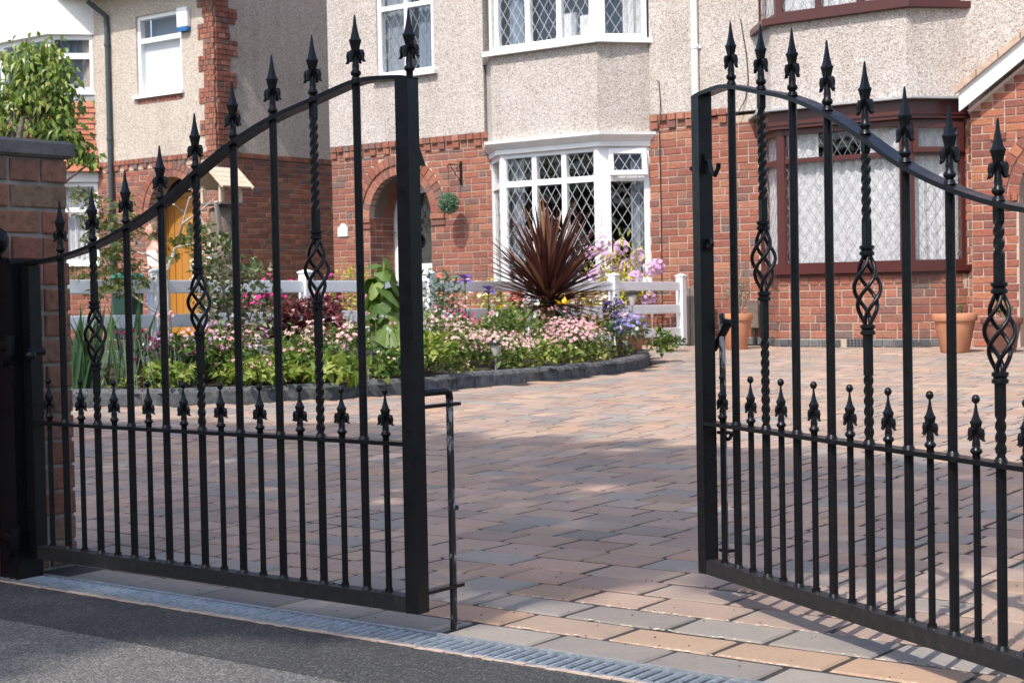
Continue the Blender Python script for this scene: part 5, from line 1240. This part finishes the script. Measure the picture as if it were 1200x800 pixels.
back('pale_azalea','pale pink azalea between the rails below the lilac rhododendron','shrub',-9.75,14.6,.66,.30,L_YEL,260,.06,.028,208,flowers=((P_LIL,50,.03,.02),(P_WHITE,30,.03,.02)))
back('pale_azalea','pale yellow low shrub behind the cordyline leaves','shrub',-9.8,13.6,.6,.36,L_YEL,320,.06,.03,209,flowers=((P_CREAM,40,.03,.02),))
back('dark_hedge_plant','dark green shrub low behind the fence under the porch arch','shrub',-11.2,12.3,.66,.5,L_DARK,420,.06,.035,210)
back('climber','white flowering climber on the tree stump','climber',-12.3,10.95,1.25,.16,L_DARK,150,.05,.035,211,flowers=((P_WHITE,120,.03,.02),),lobes=6)
back('ivy','green ivy growing up the grey tree stump','ivy',-12.62,11.62,1.20,.26,L_GREY,240,.05,.04,212,lobes=7)

# ---------------------------------------------------------------- bird table on a stump, bin
t=thing('tree_stump','thick grey brown tree stump carrying the bird table','tree stump',(-12.5,11.385,gz(-12.5,11.385)))
mb=MB(); prof=[(.17,0),(.145,.3),(.135,.9),(.13,1.5),(.125,1.64),(.09,1.66)]
mb.lathe(prof,14,tuple(t.location)); r=random.Random(3); mb.v=[(a+r.gauss(0,.008),b+r.gauss(0,.008),c) for a,b,c in mb.v]; ob('trunk',mb,BARK,t,auto=60)
mb=MB(); mb.tube([(-12.42,11.3,1.45),(-12.34,11.2,1.62),(-12.30,11.12,1.86)],[.035,.03,.024],8); mb.tube([(-12.55,11.3,1.5),(-12.66,11.2,1.72)],[.03,.02],8); ob('branch_stub',mb,BARKP,t,auto=60)
bt=thing('bird_table','pale wooden bird table with a pitched slatted roof on the stump','bird table',(-12.5,11.385,1.84))
c=bt.location; mb=MB(); mb.box(c.x-.22,c.y-.22,1.84,c.x+.22,c.y+.22,1.865); ob('tray',mb,OLDW,bt)
for a,b in ((-1,-1),(1,-1),(1,1),(-1,1)):
    mb=MB(); mb.box(c.x+a*.17-.018,c.y+b*.17-.018,1.866,c.x+a*.17+.018,c.y+b*.17+.018,2.075); ob('post',mb,PALEW,bt)
for s in (-1,1):                        # ridge runs along the facade; two slopes of four boards
    for k in range(4):
        y0,z0=.30-.075*k,2.045+.062*k; mb=MB()
        P=[]
        for x in (c.x-.27,c.x+.27):
            for dy,dz in ((y0,z0),(y0-.078,z0+.064),(y0-.074,z0+.078),(y0+.006,z0+.016)): P.append((x,c.y-s*dy,dz))
        mb.add(P,[(0,1,2,3),(7,6,5,4),(0,4,5,1),(1,5,6,2),(2,6,7,3),(3,7,4,0)]); ob('roof_slat',mb,PALEW,bt)
for sx in (-1,1):
    mb=MB(); x=c.x+sx*.262
    for s in (-1,1): mb.add([(x+d,c.y+s*yy,zz) for d in (-.012,.012) for yy,zz in ((.315,2.03),(.0,2.297),(.0,2.335),(.33,2.055))],[(0,1,2,3),(7,6,5,4),(0,4,5,1),(1,5,6,2),(2,6,7,3),(3,7,4,0)])
    ob('gable_trim',mb,PALEW,bt)
bt.rotation_euler=(0,0,PI/2); bt.scale=(.82,.82,.86)
t=thing('wheelie_bin','dark green wheelie bin with a teal lid behind the person','bin',(-19.3,15.6,gz(-18,14.62))); g=t.location.z; BING=mat('bin_green',(.012,.04,.028),.5); BINT=mat('bin_teal',(.02,.22,.2),.45)
mb=MB(); mb.add([(t.location.x+a*s,t.location.y+b*s,g+z) for z,s in ((.06,.15),(1.0,.19)) for a,b in ((-1,-1),(1,-1),(1,1),(-1,1))],[(3,2,1,0),(4,5,6,7)]+[(k,(k+1)%4,4+(k+1)%4,4+k) for k in range(4)]); rounded(t,'body',mb,BING,.03)
mb=MB(); mb.add([(t.location.x+a*s,t.location.y+b*s,g+z) for z,s in ((1.002,.20),(1.04,.20),(1.085,.15)) for a,b in ((-1,-1),(1,-1),(1,1),(-1,1))],[(3,2,1,0),(8,9,10,11)]+[(4*i+k,4*i+(k+1)%4,4*i+4+(k+1)%4,4*i+4+k) for i in range(2) for k in range(4)]); rounded(t,'lid',mb,BINT,.015)
for s in (-1,1):
    mb=MB(); mb.tube([(t.location.x+s*.15,t.location.y+.22,g+.09),(t.location.x+s*.21,t.location.y+.22,g+.09)],.09,14); ob('wheel',mb,CABLE,t,auto=50)

# ---------------------------------------------------------------- pots and lamps
def pot(x,y,h,r_,m,label,name='terracotta_pot',z=None):
    g=gz(x,y) if z is None else z; t=thing(name,label,'plant pot',(x,y,g)); mb=MB()
    mb.lathe([(r_*.62,0),(r_*.66,.01),(r_*.9,h*.72),(r_*.93,h*.80),(r_*1.0,h*.81),(r_*1.03,h*.86),(r_*1.03,h*.97),(r_*1.0,h),(r_*.9,h),(r_*.88,h*.9)],28,(x,y,g),cap=False); ob('pot',mb,m,t,auto=35)
    mb=MB(); mb.lathe([(.001,h*.91),(r_*.885,h*.90)],20,(x,y,g),cap=False); ob('compost',mb,SOIL,t,fix=False); return t,g+h*.9
p,zt=pot(-8.18,14.75,.385,.175,TERRA,'terracotta pot with a wispy green shrub left of the brown bay window')
bush('olive_shrub','wispy grey green shrub growing in the leftmost terracotta pot by the wall','shrub',-8.18,14.75,.52,.26,L_GREY,300,.05,.013,301,stems=9,ground=zt)
p,zt=pot(-5.66,14.5,.375,.205,TERRA,'wide terracotta pot standing under the right end of the brown bay window')
bush('pot_seedling','small bare plant in the wide terracotta pot','plant',-5.64,14.5,.14,.06,L_MID,18,.04,.03,302,stems=3,ground=zt)
p,zt=pot(-5.22,14.55,.33,.19,TERRAD,'dark brown glazed pot in front of the brick porch','glazed_pot')
bush('pot_seedling','small green plant in the dark glazed pot','plant',-5.2,14.55,.16,.07,L_MID,24,.05,.03,303,stems=3,ground=zt)
p,zt=pot(-8.33,12.87,.40,.175,TERRA,'terracotta pot with a solar lamp standing at the end of the flower bed',z=soil_z(-8.33,12.87)-.03)
def solar(x,y,z0,h,label,pale):
    t=thing('solar_lamp',label,'garden lamp',(x,y,z0)); mb=MB(); mb.tube([(x,y,z0-.05),(x,y,z0+h*.55)],.008,8); ob('spike',mb,GALV,t,auto=50)
    mb=MB(); mb.lathe([(.018,h*.5),(.045,h*.8),(.048,h*.86)],14,(x,y,z0)); ob('lamp_shade',mb,mat('lamp_plastic',pale,.4),t,auto=50)
    mb=MB(); mb.lathe([(.06,h*.862),(.06,h*.93),(.03,h),(.001,h)],14,(x,y,z0),cap=False); ob('lamp_cap',mb,CABLE,t,auto=50)
solar(-8.28,12.86,zt-.02,.30,'solar lamp with a pale shade standing in the terracotta pot',(.6,.58,.52))
solar(-7.55,9.72,soil_z(-7.55,9.72),.24,'black capped solar lamp among pink flowers at the kerb',(.5,.5,.48))
solar(-7.72,8.42,soil_z(-7.72,8.42),.22,'grey solar lamp beside the kerb under the big leaved plant',(.3,.3,.3))

# ---------------------------------------------------------------- hanging topiary ball
t=thing('wall_bracket','black scrolled hanging basket bracket on the brick wall between porch and bay','bracket',(-12.765,YF,2.42))
mb=MB(); mb.box(-12.782,YF-.024,2.27,-12.748,YF-.0085,2.57); ob('back_plate',mb,IRON,t)
by=YF-.27
mb=MB(); mb.tube([(-12.765,YF-.02,2.52),(-12.765,by+.02,2.525),(-12.765,by-.01,2.51),(-12.765,by-.015,2.485),(-12.765,by+.005,2.475)],.007,7); mb.tube([(-12.765,YF-.02,2.31),(-12.765,YF-.09,2.36),(-12.765,by+.05,2.50),(-12.765,by+.03,2.52)],.006,7); ring(mb,(-12.765,YF-.07,2.475),Y,Z,.03,.004,0,1.7*PI); ob('arm',mb,IRON,t,auto=60)
t=thing('topiary_ball','green artificial topiary ball hanging from the wall bracket','topiary',(-12.765,by,2.0)); r=random.Random(81)
mb=MB(); mb.tube([(-12.765,by-.005,2.475),(-12.765,by,2.14)],.003,5); ob('chain',mb,IRON,t)
mb=MB(); c=Vector((-12.765,by,2.02)); mb.lathe([(.11*math.sin(PI*i/8),-.11*math.cos(PI*i/8)) for i in range(9)],14,tuple(c),cap=False); ob('core',mb,L_DARK,t,fix=False)
mb=MB()
for i in range(900):
    v=rv(r); leaf(mb,c+v*r.uniform(.105,.128),(v+rv(r)*.8),.026,.016,r,.2,v)
stuff(ob('foliage',mb,m_leaf('topiary_leaf',[(0,(.04,.12,.085)),(.6,(.09,.2,.14)),(1,(.28,.38,.3))],.45,.1),t,fix=False))

# ---------------------------------------------------------------- person in the left garden
SKIN=mat('skin',(.55,.30,.22),.55); JEAN=m_rough('blue_jeans',(.05,.13,.33),(.09,.2,.44),40,.85); HAIR=m_rough('brown_hair',(.10,.055,.03),(.2,.12,.07),40,.6)
def m_print():
    m=mat('printed_white_top',rough=.85); tt=NT(m); tt.col(tt.ramp(tt.vor(14,'Distance'),[(.0,(.06,.06,.08)),(.16,(.10,.1,.12)),(.24,(.78,.76,.74)),(1,(.8,.78,.76))])); return m
TOPM=m_print(); SHOE=mat('white_shoe',(.72,.72,.7),.6)
def skin_mesh(name,V,Ed,rad,m,parent,root=0,sub=2):
    me=bpy.data.meshes.new(name); me.from_pydata(V,Ed,[]); me.materials.append(m); o=bpy.data.objects.new(name,me); COL.objects.link(o)
    s=o.modifiers.new('skin','SKIN'); s.use_smooth_shade=True
    if not me.skin_vertices: me.skin_vertices.new()
    for i,q in enumerate(rad):
        sv=me.skin_vertices[0].data[i]; sv.radius=q if isinstance(q,tuple) else (q,q); sv.use_root=(i==root)
    d=o.modifiers.new('sub','SUBSURF'); d.levels=sub; d.render_levels=sub
    o.parent=parent; return o
px,py=-17.05,14.28; pg=gz(px,py)
pe=thing('person','person in a white printed sleeveless top and blue jeans standing by the oak door','person',(px,py,pg),R(-15)); pe.scale=(1.1,1.05,1.05)
V=[(0,0,.86),(0,.01,1.02),(0,.0,1.18),(0,-.0,1.31),(0,-.01,1.40),(0,-.025,1.50),   # spine, neck, head base
 (.09,0,.82),(.10,-.01,.46),(.105,.02,.09),(-.09,0,.82),(-.10,.0,.46),(-.105,.03,.09),
 (.165,0,1.30),(.215,.03,1.06),(.12,-.17,1.05),(.06,-.22,1.07),(-.165,0,1.30),(-.215,.03,1.06),(-.12,-.17,1.02),(-.05,-.22,1.04)]
Ed=[(0,1),(1,2),(2,3),(3,4),(4,5),(0,6),(6,7),(7,8),(0,9),(9,10),(10,11),(3,12),(12,13),(13,14),(14,15),(3,16),(16,17),(17,18),(18,19)]
rad=[(.13,.09),(.115,.085),(.125,.09),(.11,.07),(.047,.047),(.05,.05),(.075,.075),(.05,.05),(.035,.035),(.075,.075),(.05,.05),(.035,.035),(.048,.048),(.037,.037),(.028,.028),(.03,.02),(.048,.048),(.037,.037),(.028,.028),(.03,.02)]
body=skin_mesh('body',V,Ed,rad,SKIN,pe)
skin_mesh('jeans',[V[i] for i in (0,6,7)]+[(.105,.02,.13)]+[V[9],V[10],(-.105,.03,.13),(0,.005,.95)],[(0,1),(1,2),(2,3),(0,4),(4,5),(5,6),(0,7)],[(.15,.11),.092,.066,.055,.092,.066,.055,(.145,.105)],JEAN,pe)
skin_mesh('top',[(0,.005,.90),(0,.01,1.03),(0,0,1.18),(0,0,1.31),(.11,0,1.335),(-.11,0,1.335)],[(0,1),(1,2),(2,3),(3,4),(3,5)],[(.155,.12),(.135,.105),(.142,.108),(.12,.08),(.06,.06),(.06,.06)],TOPM,pe)
def ellipsoid(name,c,q,m,parent,n=16,cut=None):
    mb=MB(); mb.lathe([(max(.001,math.sin(PI*i/n)),-math.cos(PI*i/n)) for i in range(n+1)],18,cap=False); mb.v=[(c[0]+a*q[0],c[1]+b*q[1],c[2]+d*q[2]) for a,b,d in mb.v]
    o=obj(name,mb.mesh(name,m,True),None); o.parent=parent; return o
ellipsoid('head',(0,-.035,1.545),(.075,.092,.108),SKIN,pe)
ellipsoid('hair',(0,-.005,1.565),(.090,.098,.112),HAIR,pe); ellipsoid('nose',(0,-.128,1.54),(.012,.016,.018),SKIN,pe)
for s in (-1,1):
    ellipsoid('eye',(s*.03,-.119,1.56),(.011,.007,.007),mat('eye_dark',(.03,.02,.02),.3),pe,8); ellipsoid('ear',(s*.077,-.03,1.545),(.01,.018,.026),SKIN,pe,8)
    ellipsoid('shoe',(s*.105,-.04,.045),(.045,.125,.05),SHOE,pe)
    for k in range(5):
        mb=MB(); b=Vector((s*.055,-.235,1.062 if s>0 else 1.035)); a=R(-50+25*k); d=Vector((-s*.6,-.5*math.cos(a),.5*math.sin(a))).normalized(); l=[.045,.06,.066,.062,.05][k]; mb.tube([b,b+d*l*.5,b+d*l*.8+Vector((0,.012,-.006)),b+d*l+Vector((0,.022,-.012))],[.009,.0085,.008,.006],7); o=ob('finger',mb,SKIN,None,auto=70); o.parent=pe
ellipsoid('mouth',(0,-.122,1.505),(.02,.008,.006),mat('lips',(.4,.12,.11),.5),pe,8)

# ---------------------------------------------------------------- hedge added out of view, so gates and panes reflect dark leaves
r=random.Random(95); mb=MB(); hd=thing('hedge','tall dark green hedge along the far side of the road','hedge',(-4,-12,0))
for i in range(9000):
    x=r.uniform(-34,26); h=5.2+1.3*noise.noise((x*.3,0,1))+.6*noise.noise((x*1.1,3,1)); p=Vector((x,-12+r.uniform(-.5,.9),r.random()**.8*h)); leaf(mb,p,rv(r)+Vector((0,.5,0)),.42,.34,r,.2)
stuff(ob('foliage',mb,L_DARK,hd,fix=False))
mb=MB(); mb.box(-34,-12.6,-.1,26,-11.9,4.4); ob('stems',mb,BARK,hd)  # solid core of the added hedge

# ---------------------------------------------------------------- street tree whose crown shades the entrance
r=random.Random(91)
st=thing('street_tree','large leafy street tree standing beside the road left of the gates','tree',(-7.2,-5.6,0))
mb=MB(); mb.tube([(-7.2,-5.6,-.1),(-7.15,-5.55,1.5),(-6.9,-5.4,4.4),(-6.6,-5.2,7.0)],[.34,.27,.23,.17],14); ob('trunk',mb,BARK,st,fix=False)
SHADE=[(-10,1.2),(-6,1.3),(-3.5,1.4),(-3.0,1.9),(-2.9,2.42),(-2.62,2.66),(-2.38,2.84),(-2.5,3.3),(-2.5,3.55),(-2.25,3.62),(-2.0,3.95),(-1.75,4.35),(-1.2,4.75),(-.4,5.0),(.6,5.2),(1.2,6.6),(-2.3,6.72),(-4.1,6.94),(-5.1,6.95),(-6,7.0),(-7.2,6.6),(-8.3,6.15),(-10,5.6)]  # outline of shade on the ground; the crown is shaped to cast it
mb=MB(); lb=MB(); cnt=0; ps=[]
x=-10
while x<1.3:
    y=1.9
    while y<7.1:
        a,b=x+r.uniform(-.12,.12),y+r.uniform(-.12,.12)
        edge=min(math.hypot(a-p[0],b-p[1]) for p in SHADE)
        if inpoly(a,b,SHADE): ps.append((a,b))
        y+=.21
    x+=.21
for a,b in ps:
    right=ss(-2.3,-1.2,a)*ss(6.6,5.4,b)
    if r.random()<.30*right: continue
    H=r.uniform(8.5,12.5); c=Vector((a,b,0))+to_sun*(H/to_sun.z); ps_=[]
    for k in range(46 if right<.5 else 17):
        q=rv(r)*r.random()**.5; p=c+Vector((q.x*.15,q.y*.15,0))+to_sun*(q.z*.6)
        leaf(mb,p,rv(r)+Vector((0,0,-.4)),r.uniform(.11,.17),r.uniform(.07,.11),r,.2,to_sun+rv(r)*.4)
    if r.random()<.12:
        b0=Vector((-6.6,-5.2,7.0)); m_=b0.lerp(c,.5)+Vector((0,0,.7)); lb.tube([b0,m_,c],[.07,.035,.008],6)
ob('limb',lb,BARK,st,fix=False); stuff(ob('crown',mb,L_MID,st,fix=False))
